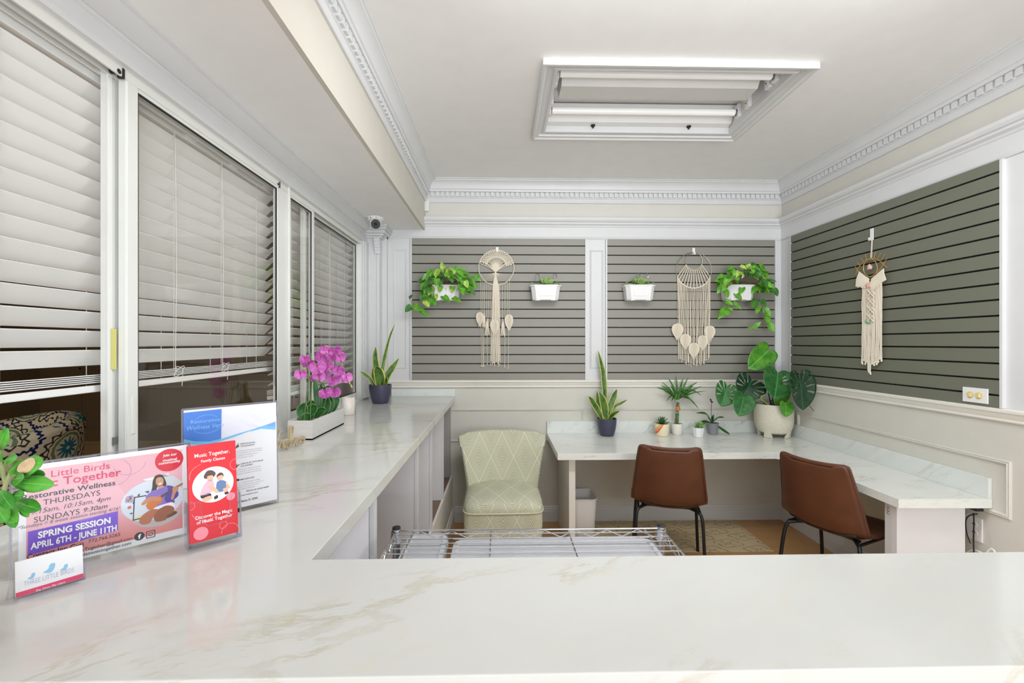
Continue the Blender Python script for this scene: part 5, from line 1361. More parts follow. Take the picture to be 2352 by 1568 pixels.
def print_text(m, pl, txt, p0, p1, h=None, lift=.0012, shear=0.0, bold=0.0, vshift=0.0, space=1.0):
    """fit a line of lettering between two photo points of its baseline; h = capital height in metres"""
    u0, v0 = pl.uv(*p0); u1, v1 = pl.uv(*p1); vs, fs = glyphs(txt, shear, bold, space)
    x0 = min(v[0] for v in vs); x1 = max(v[0] for v in vs); sx = (u1 - u0) / (x1 - x0); sy = (h / .73) if h else sx
    vb = (v0 + v1) / 2 + vshift
    m.add([pl.at(u0 + (x - x0) * sx, vb + y * sy, lift) for x, y, _ in vs], fs)
def print_poly(m, pl, pts, lift=.0006, px=True):
    q = [pl.uv(*p) if px else p for p in pts]; m.add([pl.at(u, v, lift) for u, v in q], [tuple(range(len(q)))])
def print_disc(m, pl, c, ru, rv=None, lift=.0006, n=40, hole=0.0, a0=0, a1=360, px=True):
    u, v = pl.uv(*c) if px else c; rv = rv or ru
    if hole <= 0:
        m.add([pl.at(u + ru * math.cos(2 * math.pi * k / n), v + rv * math.sin(2 * math.pi * k / n), lift) for k in range(n)], [tuple(range(n))])
    else:
        vs = []
        for k in range(n + 1):
            a = math.radians(a0 + (a1 - a0) * k / n)
            vs.append(pl.at(u + ru * math.cos(a), v + rv * math.sin(a), lift)); vs.append(pl.at(u + (ru - hole) * math.cos(a), v + (rv - hole) * math.sin(a), lift))
        m.add(vs, [(2 * k, 2 * k + 1, 2 * k + 3, 2 * k + 2) for k in range(n)])
INK = {}
def ink(r, g_, b):
    k = (r, g_, b)
    if k not in INK: INK[k] = M('printed_ink_%d_%d_%d' % k, rgb(r, g_, b), .45, var=.0)
    return INK[k]
def art(name, parent, pl, items):
    """items: (colour, kind, data, layer)"""
    by = {}
    for col_, kind, data, lay in items:
        m = by.setdefault(col_, MB())
        if kind == 'p': print_poly(m, pl, data, .0006 + lay * .00012)
        elif kind == 's': print_poly(m, pl, [(p.x, p.y) for p in smoothpts([(q[0], q[1], 0) for q in data + [data[0]]], 5)][:-1], .0006 + lay * .00012)
        else: print_disc(m, pl, *data, lift=.0006 + lay * .00012)
    mats = [ink(*c_) for c_ in by]; big = MB()
    for i, (c_, m) in enumerate(by.items()): big.cur = i; big.add(m.v, m.f)
    return big.build(name, mats, parent)
def sheet(m, pl, u0, u1, v0, v1, w0, w1):
    c = pl.at((u0 + u1) / 2, (v0 + v1) / 2, (w0 + w1) / 2); return m.obox(c, pl.U, pl.V, pl.N, (u1 - u0) / 2, (v1 - v0) / 2, (w1 - w0) / 2)
def plane_from(a, b, lean):
    a = Vector((a.x, a.y, ZT)); b = Vector((b.x, b.y, ZT)); U = (b - a).normalized(); n0 = Vector((U.y, -U.x, 0))
    V_ = (uz * math.cos(lean) - n0 * math.sin(lean)).normalized(); N_ = U.cross(V_).normalized()
    if N_.dot(n0) < 0: N_ = -N_
    return Plane(a, U, V_, N_), (b - a).length
# ------------------------------------------------------------------ pink class flyer
pl, WW = plane_from(pZ(24, 1331, ZT), pZ(446, 1225, ZT), math.radians(3))
HH = pl.uv(443, 1015)[1]; WW -= .006
t = thing('acrylic_sign', 'clear acrylic stand with the wide pink class flyer at the near end of the counter', 'sign', tuple(pl.at(WW / 2, 0)), 'acrylic sign stands')
m = MB(); sheet(m, pl, 0, WW, .002, HH, .0022, .0040); st = m.build('acrylic_front', acryl, t)
m = MB(); sheet(m, pl, 0, WW, .002, HH, -.0040, -.0022)
c0 = pl.at(WW * .31, 0, .050); m.obox((c0.x, c0.y, ZT + .0010), pl.U, Vector((pl.U.y, -pl.U.x, 0)), uz, WW * .31, .050, .0010); m.build('acrylic_back', acryl, t)
m = MB()
for u in (0, WW): m.tube([pl.at(u, .001, 0), pl.at(u, HH, 0)], .0022, 6)
m.tube([pl.at(0, HH, 0), pl.at(WW, HH, 0)], .0018, 6); m.build('acrylic_edge', acryl_e, t)
paper = M('white_paper', rgb(224, 225, 228), .5, var=0)
m = MB(); sheet(m, pl, .010, WW - .006, .006, HH - .004, -.0010, .0003); pp = m.build('paper', paper, t)
m = MB(); u_l = .020; u_r = WW - .016
m.add([pl.at(u_l, .020, .0005), pl.at(u_r, .020, .0005), pl.at(u_r, HH - .014, .0005), pl.at(u_l, HH - .014, .0005)], [(0, 1, 2, 3)])
g = Gr('pink_flyer_print'); x, y, z = g.xyz(); k = g.smooth(z - ZT, .02, .10); g.color(g.mix(k, rgb(214, 138, 136), rgb(222, 172, 182))).set(.45)
m.build('flyer_background', g.m, pp)
rose = ink(206, 44, 92); dk = ink(40, 36, 44)
m = MB()
print_text(m, pl, 'Three Little Birds', (20, 1112), (252, 1073), .0135, shear=0)
m.build('title_lettering', rose, pp)
m = MB(); print_text(m, pl, 'Music Together', (44, 1130), (278, 1090), .0165, bold=.012); m.build('brand_lettering', rose, pp)
m = MB()
print_text(m, pl, 'Restorative Wellness', (50, 1152), (265, 1110), .0105, bold=.014)
print_text(m, pl, 'THURSDAYS', (99, 1162), (230, 1134), .0112)
print_text(m, pl, '9:15am, 10:15am, 4pm', (73, 1183), (254, 1146), .0095, shear=.25)
print_text(m, pl, 'SUNDAYS', (78, 1202), (183, 1178), .0115)
print_text(m, pl, '9:30am', (192, 1177), (247, 1165), .0095, shear=.25, bold=.006)
print_text(m, pl, '*Sundays = 8 week session starting 4/16*', (42, 1219), (278, 1166), .0068, shear=.25, bold=-.004)
print_text(m, pl, 'Contact Jen Cuti', (62, 1286), (192, 1252), .0095, bold=.01)
print_text(m, pl, '772.766.5265', (203, 1247), (276, 1229), .0072)
print_text(m, pl, 'ThreeLittleBirdsMusicTogether@gmail.com', (68, 1297), (304, 1236), .0068, bold=.004)
print_text(m, pl, 'www.threelittlebirdsmusictogether.com', (80, 1306), (301, 1247), .0068, bold=.004)
m.build('black_lettering', dk, pp)
m = MB(); print_poly(m, pl, [(64, 1276), (271, 1217), (271, 1173), (64, 1221)]); m.build('purple_banner', ink(122, 88, 204), pp)
m = MB(); print_text(m, pl, 'SPRING SESSION', (87, 1239), (254, 1197), .0125, bold=.035, lift=.0014); print_text(m, pl, 'APRIL 6TH - JUNE 11TH', (70, 1264), (268, 1215), .0125, bold=.03, lift=.0014); m.build('white_lettering', ink(244, 244, 244), pp)
m = MB(); cc_ = pl.uv(389, 1056); print_disc(m, pl, cc_, abs(pl.uv(421, 1050)[0] - cc_[0]) , .0255, px=False); m.build('red_badge', ink(206, 36, 56), pp)
m = MB(); print_text(m, pl, 'Join our', (374, 1050), (406, 1043), .0058, bold=.02); print_text(m, pl, 'musical', (374, 1061), (406, 1054), .0056, bold=.02); print_text(m, pl, 'community', (364, 1069), (414, 1058), .0058, bold=.02); m.build('badge_lettering', ink(246, 240, 240), pp)
m = MB(); print_disc(m, pl, (262, 1085), .028, .028, .0008, 40, .0005, -150, 60); print_disc(m, pl, (298, 1060), .028, .028, .0008, 40, .0005, -160, -10); m.build('thin_ring', ink(140, 110, 170), pp)
m = MB(); print_disc(m, pl, (320, 1231), .0088, .0088); m.build('social_icon', ink(60, 56, 60), pp)
m = MB(); print_text(m, pl, 'f', (317, 1237), (324, 1235), .0095, bold=.04, lift=.0014); m.build('icon_letter', ink(246, 246, 246), pp)
m = MB(); c_ = pl.uv(346, 1226)
rr_ = lambda s_, n=6: [(c_[0] + sx * (s_ - .0022) + .0022 * math.cos(math.radians(a0 + 90 * k / n)), c_[1] + sy * (s_ - .0022) + .0022 * math.sin(math.radians(a0 + 90 * k / n))) for sx, sy, a0 in ((1, 1, 0), (-1, 1, 90), (-1, -1, 180), (1, -1, 270)) for k in range(n + 1)]
A_, B_ = rr_(.0080), rr_(.0066); n = len(A_)
m.add([pl.at(*q, .001) for q in A_] + [pl.at(*q, .001) for q in B_], [(k, (k + 1) % n, n + (k + 1) % n, n + k) for k in range(n)])
print_disc(m, pl, c_, .0040, .0040, .001, 24, .0011, px=False); print_disc(m, pl, (c_[0] + .0045, c_[1] + .0045), .0008, .0008, .001, 10, px=False); m.build('camera_icon', ink(60, 56, 60), pp)
# printed photo: woman kneeling on a rug with a ukulele
Z6 = lambda x, y: (250 + x / 6.03, 1000 + y / 6.03)
sk, sk2, hair = (196, 138, 106), (150, 92, 66), (70, 54, 40)
its = []
cp = pl.uv(352, 1146); ru = abs(pl.uv(421, 1140)[0] - cp[0]); 
its.append(((206, 216, 226), 'd', (cp, ru, .0455, .0006, 48, 0, 0, 360, False) if False else ((352, 1148), ru, .0455), 0))
P_ = lambda L: [Z6(*q) for q in L]
its += [((186, 180, 176), 's', P_([(330, 1210), (480, 1265), (700, 1250), (860, 1180), (990, 1080), (1010, 1035), (900, 1050), (700, 1150), (420, 1180)]), 1),
        ((196, 206, 208), 'p', P_([(700, 520), (900, 560), (1020, 640), (1020, 700), (800, 700)]), 1),
        ((232, 236, 236), 'p', P_([(470, 610), (830, 520), (830, 560), (520, 625)]), 1),
        ((56, 52, 60), 'p', P_([(345, 850), (520, 822), (520, 836), (362, 862), (345, 1160), (560, 1110), (560, 1122), (330, 1180)]), 2),
        ((226, 214, 140), 'p', P_([(360, 1120), (470, 1100), (470, 1130), (360, 1150)]), 2)]
for q in ((270, 870, 38), (300, 900, 34), (250, 910, 26), (310, 850, 28)): its.append(((176, 156, 176), 'd', (Z6(q[0], q[1]), q[2] / 6.03 * .00085), 2))
its.append(((206, 120, 100), 'd', (Z6(285, 995), .0034), 2))
for L in ([(390, 830), (430, 796), (424, 840)], [(495, 775), (560, 762), (545, 800)], [(325, 930), (345, 905), (350, 960)], [(280, 1080), (330, 1060), (320, 1090)]): its.append(((72, 74, 96), 'p', P_(L), 3))
its += [(hair, 's', P_([(700, 536), (640, 560), (608, 630), (600, 720), (585, 790), (640, 800), (680, 700), (780, 700), (795, 660), (770, 590), (740, 545)]), 3),
        ((198, 150, 124), 's', P_([(690, 575), (655, 600), (650, 650), (672, 690), (710, 700), (748, 676), (756, 620), (735, 580)]), 4),
        ((198, 150, 124), 'p', P_([(685, 690), (740, 685), (760, 720), (720, 750), (680, 730)]), 4),
        ((246, 240, 236), 's', P_([(682, 664), (705, 660), (730, 648), (724, 668), (700, 678)]), 6),
        ((60, 40, 32), 'd', (Z6(676, 630), .0007), 6), ((60, 40, 32), 'd', (Z6(722, 615), .0007), 6),
        ((132, 112, 192), 's', P_([(600, 760), (680, 740), (740, 720), (800, 690), (860, 700), (930, 760), (900, 850), (905, 920), (800, 940), (700, 965), (640, 990), (560, 900), (510, 850)]), 5),
        ((86, 68, 150), 's', P_([(800, 690), (880, 700), (950, 760), (960, 830), (900, 890), (905, 930), (800, 925), (770, 850), (820, 780)]), 6),
        (sk, 's', P_([(450, 940), (520, 870), (600, 840), (690, 850), (720, 880), (690, 905), (600, 900), (520, 940), (460, 965)]), 8),
        ((206, 120, 56), 's', P_([(510, 970), (560, 905), (640, 870), (700, 820), (740, 860), (730, 920), (680, 950), (620, 1010), (550, 1025)]), 7),
        ((80, 70, 66), 'p', P_([(715, 835), (900, 715), (912, 735), (730, 858)]), 8),
        ((180, 110, 70), 'p', P_([(900, 712), (1020, 650), (1024, 675), (915, 740)]), 8),
        (sk, 's', P_([(880, 720), (930, 705), (960, 740), (920, 800), (890, 880), (860, 870), (880, 790)]), 9),
        ((236, 230, 236), 's', P_([(640, 990), (760, 950), (860, 920), (905, 940), (905, 990), (800, 980), (700, 1010), (620, 1020)]), 7),
        (sk2, 's', P_([(700, 1010), (800, 965), (890, 985), (895, 1050), (800, 1110), (790, 1160), (690, 1190), (640, 1180), (620, 1100)]), 8),
        ((176, 112, 84), 's', P_([(600, 1020), (680, 1020), (640, 1080), (600, 1150), (560, 1210), (470, 1230), (420, 1200), (440, 1130), (520, 1060)]), 9),
        ((110, 74, 60), 's', P_([(790, 1110), (880, 1050), (940, 1050), (930, 1080), (840, 1130), (790, 1140)]), 7)]
art('printed_photo', pp, pl, its)
# ------------------------------------------------------------------ business card holder in front of it
pc, WC = plane_from(pZ(31, 1383, ZT), pZ(194, 1333, ZT), math.radians(10))
pc.O = pc.O + uz * .0028
t = thing('card_holder', 'small clear holder of white business cards in front of the pink flyer', 'card holder', tuple(pc.at(WC / 2, 0)))
m = MB(); sheet(m, pc, 0, WC, .001, .030, .0075, .0095); sheet(m, pc, 0, WC, .001, .044, -.0035, -.0015); sheet(m, pc, 0, WC, .001, .004, -.0015, .0075); m.build('holder', acryl, t)
m = MB(); m.tube([pc.at(0, .003, .0085), pc.at(WC, .003, .0085)], .0018, 6); m.tube([pc.at(WC, .002, .0085), pc.at(WC, .030, .0085)], .0015, 6); m.build('holder_edge', acryl_e, t)
m = MB(); sheet(m, pc, .002, WC - .002, .0045, pc.uv(110, 1276)[1] + .004, .0, .0062); cd = m.build('business_cards', paper, t)
pc2 = Plane(pc.at(0, 0, .0062), pc.U, pc.V, pc.N)
m = MB(); m.add([pc2.at(u, v, .0003) for u, v in ((.0022, .0048), (WC - .0022, .0048), (WC - .0022, .0125), (.0022, .0125))], [(0, 1, 2, 3)]); m.build('crimson_stripe', ink(208, 48, 92), cd)
m = MB(); print_text(m, pc2, 'THREE LITTLE BIRDS', (55, 1349), (170, 1310), .0085, bold=-.012, lift=.0005); m.build('card_lettering', ink(150, 166, 184), cd)
m = MB(); print_text(m, pc2, 'Sing. Dance. Play. Learn!', (82, 1358), (150, 1337), .0030, lift=.0008, bold=.01, shear=.2); m.build('stripe_lettering', ink(240, 220, 226), cd)
birds = []
for (x, y, s_) in ((72, 1322, .8), (113, 1304, 1.25), (147, 1302, .8)):
    birds.append([(x - 12 * s_, y + 8 * s_), (x - 2 * s_, y + 2 * s_), (x + 1 * s_, y - 6 * s_), (x + 6 * s_, y - 9 * s_), (x + 11 * s_, y - 8 * s_), (x + 9 * s_, y + 1 * s_), (x + 3 * s_, y + 8 * s_), (x - 5 * s_, y + 9 * s_)])
m = MB()
for b_ in birds: print_poly(m, pc2, [(p.x, p.y) for p in smoothpts([(q[0], q[1], 0) for q in b_ + [b_[0]]], 4)][:-1], .0005)
m.build('bird_marks', ink(132, 182, 216), cd)
# ------------------------------------------------------------------ red brochure holder
pr, WR = plane_from(pZ(431, 1272, ZT), pZ(553, 1238, ZT), math.radians(7)); pr.O = pr.O + uz * .0065
t = thing('brochure_holder', 'clear acrylic holder of tall red brochures in front of the white sign', 'brochure holder', tuple(pr.at(WR / 2, 0)))
dp = .034
def holder_sheet(m, h_f, cut=True):
    # front face with a dipped middle
    pts = [(0, .004), (WR, .004), (WR, h_f), (WR * .86, h_f + .004), (WR * .80, h_f - .012), (WR * .78, h_f - .045), (WR * .70, h_f - .055), (WR * .36, h_f - .055), (WR * .28, h_f - .045), (WR * .26, h_f - .004), (WR * .20, h_f), (0, h_f)]
    n = len(pts); m.add([pr.at(u, v, .004) for u, v in pts] + [pr.at(u, v, .006) for u, v in pts], [tuple(range(n - 1, -1, -1)), tuple(range(n, 2 * n))] + [(k, (k + 1) % n, n + (k + 1) % n, n + k) for k in range(n)]); return pts
m = MB(); ptsf = holder_sheet(m, .098)
sheet(m, pr, 0, .0018, .002, .10, -dp, .004); sheet(m, pr, WR - .0018, WR, .002, .105, -dp, .004); sheet(m, pr, 0, WR, .001, .003, -dp, .004); sheet(m, pr, 0, WR, .003, .125, -dp - .002, -dp)
m.build('acrylic_body', acryl, t)
m = MB(); m.tube([pr.at(u, v, .005) for u, v in ptsf[2:]], .0010, 6)
for u, w_ in ((0, .005), (WR, .005), (WR, -dp)): m.tube([pr.at(u, .002, w_), pr.at(u, .10, w_)], .0019, 6)
m.tube([pr.at(0, .002, .005), pr.at(WR, .002, .005), pr.at(WR, .002, -dp)], .0024, 6); m.tube([pr.at(WR, .10, .005), pr.at(WR, .105, -.01), pr.at(WR, .125, -dp), pr.at(0, .125, -dp)], .0014, 6); m.build('acrylic_edge', acryl_e, t)
ub0, vb0 = pr.uv(436, 1254); ub1, vb1 = pr.uv(533, 1012); ub0 = .005; ub1 = WR - .005; vb0 = .012
ub0 = pr.uv(421, 1028)[0]; ub1 = pr.uv(534, 1012)[0]
ub0, ub1 = max(.004, ub0), min(WR - .004, max(ub1, ub0 + .098))
m = MB(); sheet(m, pr, ub0, ub1, vb0, vb1, -.012, .0018); bro = m.build('brochures', ink(214, 32, 46), t)
p2 = Plane(pr.at(0, 0, .0018), pr.U, pr.V, pr.N)
wb = ub1 - ub0; hb = vb1 - vb0
def B(fu, fv): return (ub0 + fu * wb, vb0 + (1 - fv) * hb)
def btext(m, s_, fu0, fu1, fv, h, **k):
    vs, fs = glyphs(s_, k.get('shear', 0), k.get('bold', 0)); x0 = min(v[0] for v in vs); x1 = max(v[0] for v in vs); u0, v0 = B(fu0, fv); u1, _ = B(fu1, fv); sx = (u1 - u0) / (x1 - x0)
    m.add([p2.at(u0 + (x - x0) * sx, v0 + y * h / .73, .0008) for x, y, _ in vs], fs)
m = MB(); btext(m, 'Music Together.', .13, .86, .125, .0085, bold=.008); btext(m, 'Family Classes', .26, .76, .185, .0062, bold=.008); m.build('brochure_title', ink(248, 244, 244), bro); m = MB(); btext(m, 'Discover the Magic', .12, .88, .765, .0075, bold=.010); btext(m, 'of Music Together', .14, .88, .815, .0075, bold=.010); m.build('brochure_slogan', ink(248, 244, 244), bro)
m = MB(); cD = B(.5, .435); print_disc(m, p2, cD, wb * .43, hb * .187, .0005, 56, px=False); m.build('photo_circle', ink(238, 238, 238), bro)
m = MB()
for (fu, fv, r_, a0, a1) in ((1.0, .26, .013, 90, 270), (.02, .615, .009, -90, 90), (.30, .325, .026, 100, 190), (.68, .885, .008, 0, 360), (.82, .965, .017, 10, 190), (.34, .66, .028, 200, 300)):
    print_disc(m, p2, B(fu, fv), r_, r_, .0005, 28, .0012, a0, a1, px=False)
m.build('pink_rings', ink(244, 128, 140), bro)
m = MB(); print_disc(m, p2, B(.86, .60), .0085, .0085, .0005, px=False); print_disc(m, p2, B(.22, .915), .0135, .0135, .0005, px=False); m.build('pink_dots', ink(240, 142, 156), bro)
# two small children playing
def Q(fx, fy): return (cD[0] + (fx - .5) * wb * .86, cD[1] - (fy - .5) * hb * .374)
def kid(m, col_, pts, lay):
    q = smoothpts([(*Q(*p), 0) for p in pts + [pts[0]]], 4)[:-1]; m.cur = col_; m.add([p2.at(p.x, p.y, .0008 + lay * .00012) for p in q], [tuple(range(len(q)))])
m = MB(); cols = [(86, 66, 62), (222, 176, 150), (216, 176, 192), (96, 122, 168), (44, 40, 48), (90, 60, 46)]
kid(m, 0, [(.28, .2), (.36, .09), (.48, .1), (.56, .2), (.5, .3), (.38, .32), (.28, .28)], 0); kid(m, 1, [(.36, .24), (.48, .24), (.5, .34), (.42, .4), (.35, .34)], 1)
kid(m, 2, [(.34, .38), (.46, .36), (.52, .5), (.46, .7), (.30, .76), (.18, .72), (.24, .52)], 1); kid(m, 4, [(.18, .74), (.38, .72), (.44, .8), (.3, .86), (.2, .82)], 1)
kid(m, 1, [(.22, .84), (.4, .8), (.46, .88), (.34, .94), (.24, .92)], 2); kid(m, 1, [(.4, .5), (.5, .56), (.62, .72), (.58, .77), (.46, .66), (.38, .56)], 3)
kid(m, 5, [(.58, .26), (.66, .2), (.74, .24), (.74, .34), (.6, .36)], 0); kid(m, 1, [(.6, .3), (.72, .28), (.73, .38), (.66, .43), (.6, .4)], 1)
kid(m, 3, [(.58, .46), (.68, .42), (.8, .48), (.84, .6), (.76, .74), (.6, .74), (.56, .62)], 1); kid(m, 1, [(.8, .5), (.88, .6), (.9, .7), (.82, .68)], 2); kid(m, 1, [(.72, .68), (.84, .66), (.84, .8), (.76, .8)], 2)
kid(m, 4, [(.5, .86), (.58, .82), (.6, .9), (.52, .93)], 3); kid(m, 4, [(.76, .8), (.84, .78), (.86, .84), (.78, .86)], 3)
m.build('printed_children', [ink(*c_) for c_ in cols], bro)
# ------------------------------------------------------------------ white wellness sign
pw, WS = plane_from(pZ(418, 1208, ZT), pZ(639, 1155, ZT), math.radians(1.5))
HS = pw.uv(637, 921)[1]; uL = pw.uv(418, 939)[0]
pw.O = pw.at(uL, 0); WS -= uL
t = thing('acrylic_sign', 'clear acrylic stand with the upright white and blue services sheet', 'sign', tuple(pw.at(WS / 2, 0)), 'acrylic sign stands')
m = MB(); sheet(m, pw, 0, WS, .002, HS, .0022, .0040); m.build('acrylic_front', acryl, t)
m = MB(); sheet(m, pw, 0, WS, .002, HS, -.0040, -.0022); c0 = pw.at(WS / 2, 0, -.026); nh = Vector((pw.U.y, -pw.U.x, 0)); m.obox((c0.x, c0.y, ZT + .0012), pw.U, nh, uz, WS / 2, .022, .0012); m.build('acrylic_back', acryl, t)
m = MB()
for u in (0, WS): m.tube([pw.at(u, .001, 0), pw.at(u, HS, 0)], .0020, 6)
m.tube([pw.at(0, HS, 0), pw.at(WS, HS, 0)], .0018, 6); m.build('acrylic_edge', acryl_e, t)
m = MB(); sheet(m, pw, .003, WS - .003, .012, HS - .003, -.0012, .0003); pp = m.build('paper', paper, t)
def SW(x, y): return 410 + x / 5.407, 910 + y / 5.407
m = MB(); print_poly(m, pw, [SW(*q) for q in ((58, 205), (535, 155), (528, 555), (350, 585), (180, 575), (62, 545))]); m.build('blue_header', ink(66, 126, 212), pp)
m = MB(); print_poly(m, pw, [SW(*q) for q in ((62, 530), (200, 558), (380, 560), (560, 520), (760, 455), (980, 395), (860, 440), (640, 520), (440, 580), (250, 600), (62, 590))], .0008)
print_poly(m, pw, [SW(*q) for q in ((870, 440), (1030, 400), (1203, 412), (1203, 360), (1100, 355), (980, 385))], .0008); m.build('cyan_wave', ink(112, 190, 236), pp)
m = MB(); print_poly(m, pw, [SW(*q) for q in ((980, 395), (1203, 312), (1203, 372), (1090, 362))], .0009); m.build('periwinkle_wave', ink(124, 162, 222), pp)
m = MB(); print_poly(m, pw, [SW(*q) for q in ((540, 155), (1203, 90), (1203, 305), (980, 390), (760, 455), (560, 515), (536, 500))], .0007)
m.build('marble_photo', marble('pale_marble_print', rgb(226, 228, 240)[:3], rgb(196, 200, 220)[:3], rgb(206, 208, 226)[:3], .3, 14, 2.4, .7, .45), pp)
m = MB(); print_text(m, pw, 'Restorative', SW(150, 345), SW(512, 300), .0095, bold=-.005); print_text(m, pw, 'Wellness Vero', SW(105, 430), SW(560, 370), .0115, shear=.25, bold=-.004)
print_disc(m, pw, SW(350, 345), .030, .024, .0010, 30, .0006, 40, 150); print_disc(m, pw, SW(350, 370), .030, .018, .0010, 30, .0008, 210, 340); m.build('logo_lettering', ink(140, 196, 246), pp)
m = MB()
print_text(m, pw, 'PERSONAL', SW(767, 600), SW(957, 575), .0040, bold=.003); print_text(m, pw, 'TRAINING', SW(767, 630), SW(942, 605), .0040, bold=.003)
print_text(m, pw, 'GROUP FITNESS', SW(770, 845), SW(1050, 800), .0040, bold=.003); print_text(m, pw, 'CLASSES', SW(770, 875), SW(922, 850), .0040, bold=.003)
print_text(m, pw, 'MASSAGE', SW(770, 1040), SW(940, 1010), .0040, bold=.003)
print_text(m, pw, 'Find us on social media', SW(840, 1185), SW(1118, 1125), .0048, shear=.2, bold=.01); print_text(m, pw, 'www.rwvero.com', SW(760, 1240), SW(985, 1195), .0042, bold=.01); print_text(m, pw, 'Vero Beach, FL 32960', SW(700, 1325), SW(983, 1275), .0058, bold=.012)
# small pictograms
for (x, y) in ((738, 590), (718, 842)): print_disc(m, pw, SW(x, y), .0014, .0014, .001, 12)
print_poly(m, pw, [SW(*q) for q in ((705, 640), (722, 605), (735, 600), (752, 612), (752, 624), (738, 622), (748, 632), (732, 632), (712, 648))], .001)
print_poly(m, pw, [SW(*q) for q in ((690, 868), (716, 856), (756, 842), (758, 850), (728, 866), (730, 882), (712, 884), (708, 868))], .001)
print_poly(m, pw, [SW(*q) for q in ((700, 1050), (704, 1032), (730, 1020), (752, 1024), (762, 1036), (748, 1048), (720, 1056))], .001)
m.build('black_lettering', ink(52, 54, 62), pp)
m = MB()
for lines, y0_ in ((('Personalized training focusing on', 'Corrective Exercise, Pain Health,', 'Strength & Conditioning in a', 'private fitness studio'), 695), (('Condition your body and mind in', 'this one hour class focusing on', 'strength & conditioning and yoga'), 920), (('Custom, individualized massage', 'therapy incorporating a variety of', 'modalities to ensure the best', 'individualized treatment'), 1085)):
    for i, s_ in enumerate(lines):
        wl = len(s_) / 34 * 350; y_ = y0_ + i * 27; print_text(m, pw, s_, SW(700, y_), SW(700 + wl, y_ - wl * .16), .0030, bold=-.008)
m.build('grey_lettering', ink(120, 124, 134), pp)
# ================================================================== MACRAME
def hook_plate(t, P, u, n, h=.05, w_=.022):
    m = MB(); m.obox(P + n * .002, u, uz, n, w_ / 2, h / 2, .002); m.obox(P + n * .010 - uz * h * .5, u, uz, n, w_ * .35, .002, .010); m.obox(P + n * .019 - uz * (h * .5 - .008), u, uz, n, w_ * .35, .009, .0015); return m.build('hook_bracket', plasticw, t)
def ring_pts(c, r_, u, n, k0=0, k1=360, N=64):
    return [c + u * r_ * math.cos(math.radians(k0 + (k1 - k0) * k / N)) + uz * r_ * math.sin(math.radians(k0 + (k1 - k0) * k / N)) for k in range(N + (0 if k1 - k0 == 360 else 1))]
rn = random.Random(3)
def wig(p, q, n=6, a=.0012):
    return [p + (q - p) * (k / n) + Vector((rn.uniform(-a, a), rn.uniform(-a, a), 0)) for k in range(n + 1)]
LEAFT = outline([(0, 0), (.45, .02), (.85, .14), (1.0, .34), (.93, .54), (.66, .74), (.30, .90), (0, 1.0)])
def tassel_leaf(t, top, w_, h, u, n, nm='leaf_tassel'):
    m = MB(); bot = top - uz * h
    for sg in (-1, 1): blade(m, top - n * .002 * sg, bot - n * .001 * sg, n, w_ / 2, LEAFT, -.10 * sg, 0, .0, rings=3)
    K = 13
    for k in range(K):                      # combed strands running down and out from the spine
        f = k / (K - 1); y0_ = h * (.0 + .78 * f)
        for s_ in (-1, 1):
            lim = w_ / 2 * (1 - abs(f - .30) ** 1.5 * 1.35); a_ = top - uz * y0_ + n * .006; b_ = top + u * s_ * max(.004, lim) - uz * min(h * 1.02, y0_ + h * (.20 + .06 * (1 - f)) + rn.uniform(-.001, .002)) + n * .002
            m.tube([a_, (a_ + b_) / 2 + n * .003 + uz * h * .02, b_], [.0016, .0020, .0013], 4)
    for k in range(7): x_ = (k / 6 - .5) * w_ * .35; m.tube([top - uz * h * .8 + u * x_ + n * .002, top - uz * h * rn.uniform(1.0, 1.12) + u * x_ * .8], .0014, 4)
    m.tube([top + uz * .008, top - uz * h * .8 + n * .006], .0024, 6)
    return m.build(nm, rope_m, t, smooth=True)
def tassel_cone(t, top, w_, h, u, n):
    m = MB()
    for k in range(14):
        a = 2 * math.pi * k / 14; e = top - uz * h * rn.uniform(.92, 1.03) + u * math.cos(a) * w_ / 2 * rn.uniform(.6, 1) + n * math.sin(a) * w_ * .3
        m.tube([top, top - uz * h * .25 + u * math.cos(a) * w_ * .18 + n * math.sin(a) * w_ * .12, e], [.002, .003, .0022], 5)
    m.tube([top + uz * .004, top - uz * h * .12], .0042, 8); return m.build('tassel', rope_m, t, smooth=True)
nb = -uy; YM = D - .046
# --- round tree of life
c = pY(1140, 614.5, YM); R = pY(1180.5, 614, YM).x - c.x
t = thing('macrame_hanging', 'round tree of life macrame wall hanging with tassels on the left slatwall panel', 'wall hanging', tuple(c), 'macrame wall hangings')
hook_plate(t, Vector((pY(1142, 572, D - .033).x, D - .033, pY(1142, 573, D - .033).z)), ux, nb, .040)
m = MB(); m.tube(ring_pts(c, R, ux, nb), .0034, 8, closed=True); m.build('ring', rope_m, t, smooth=True)
knot = pY(1138, 625, YM)
m = MB()
for k in range(19):
    a = math.radians(12 + 156 * k / 18); e = c + Vector((math.cos(a) * R * .60, -.002 * (k % 3), math.sin(a) * R * .60 * (1 if 30 < math.degrees(a) < 150 else .9) - R * .02))
    if k in (0, 1, 17, 18): e = c + Vector((math.cos(a) * R * .92, 0, math.sin(a) * R * .95 + .004))
    mid = (knot + e) / 2 + Vector(((e.x - knot.x) * -.08, 0, .006)); m.tube(smoothpts([knot, mid, e], 4), .0032, 6)
m.tube([knot + uz * .012, knot - uz * .014], .0085, 10); m.build('branches', rope_m, t, smooth=True)
m = MB()
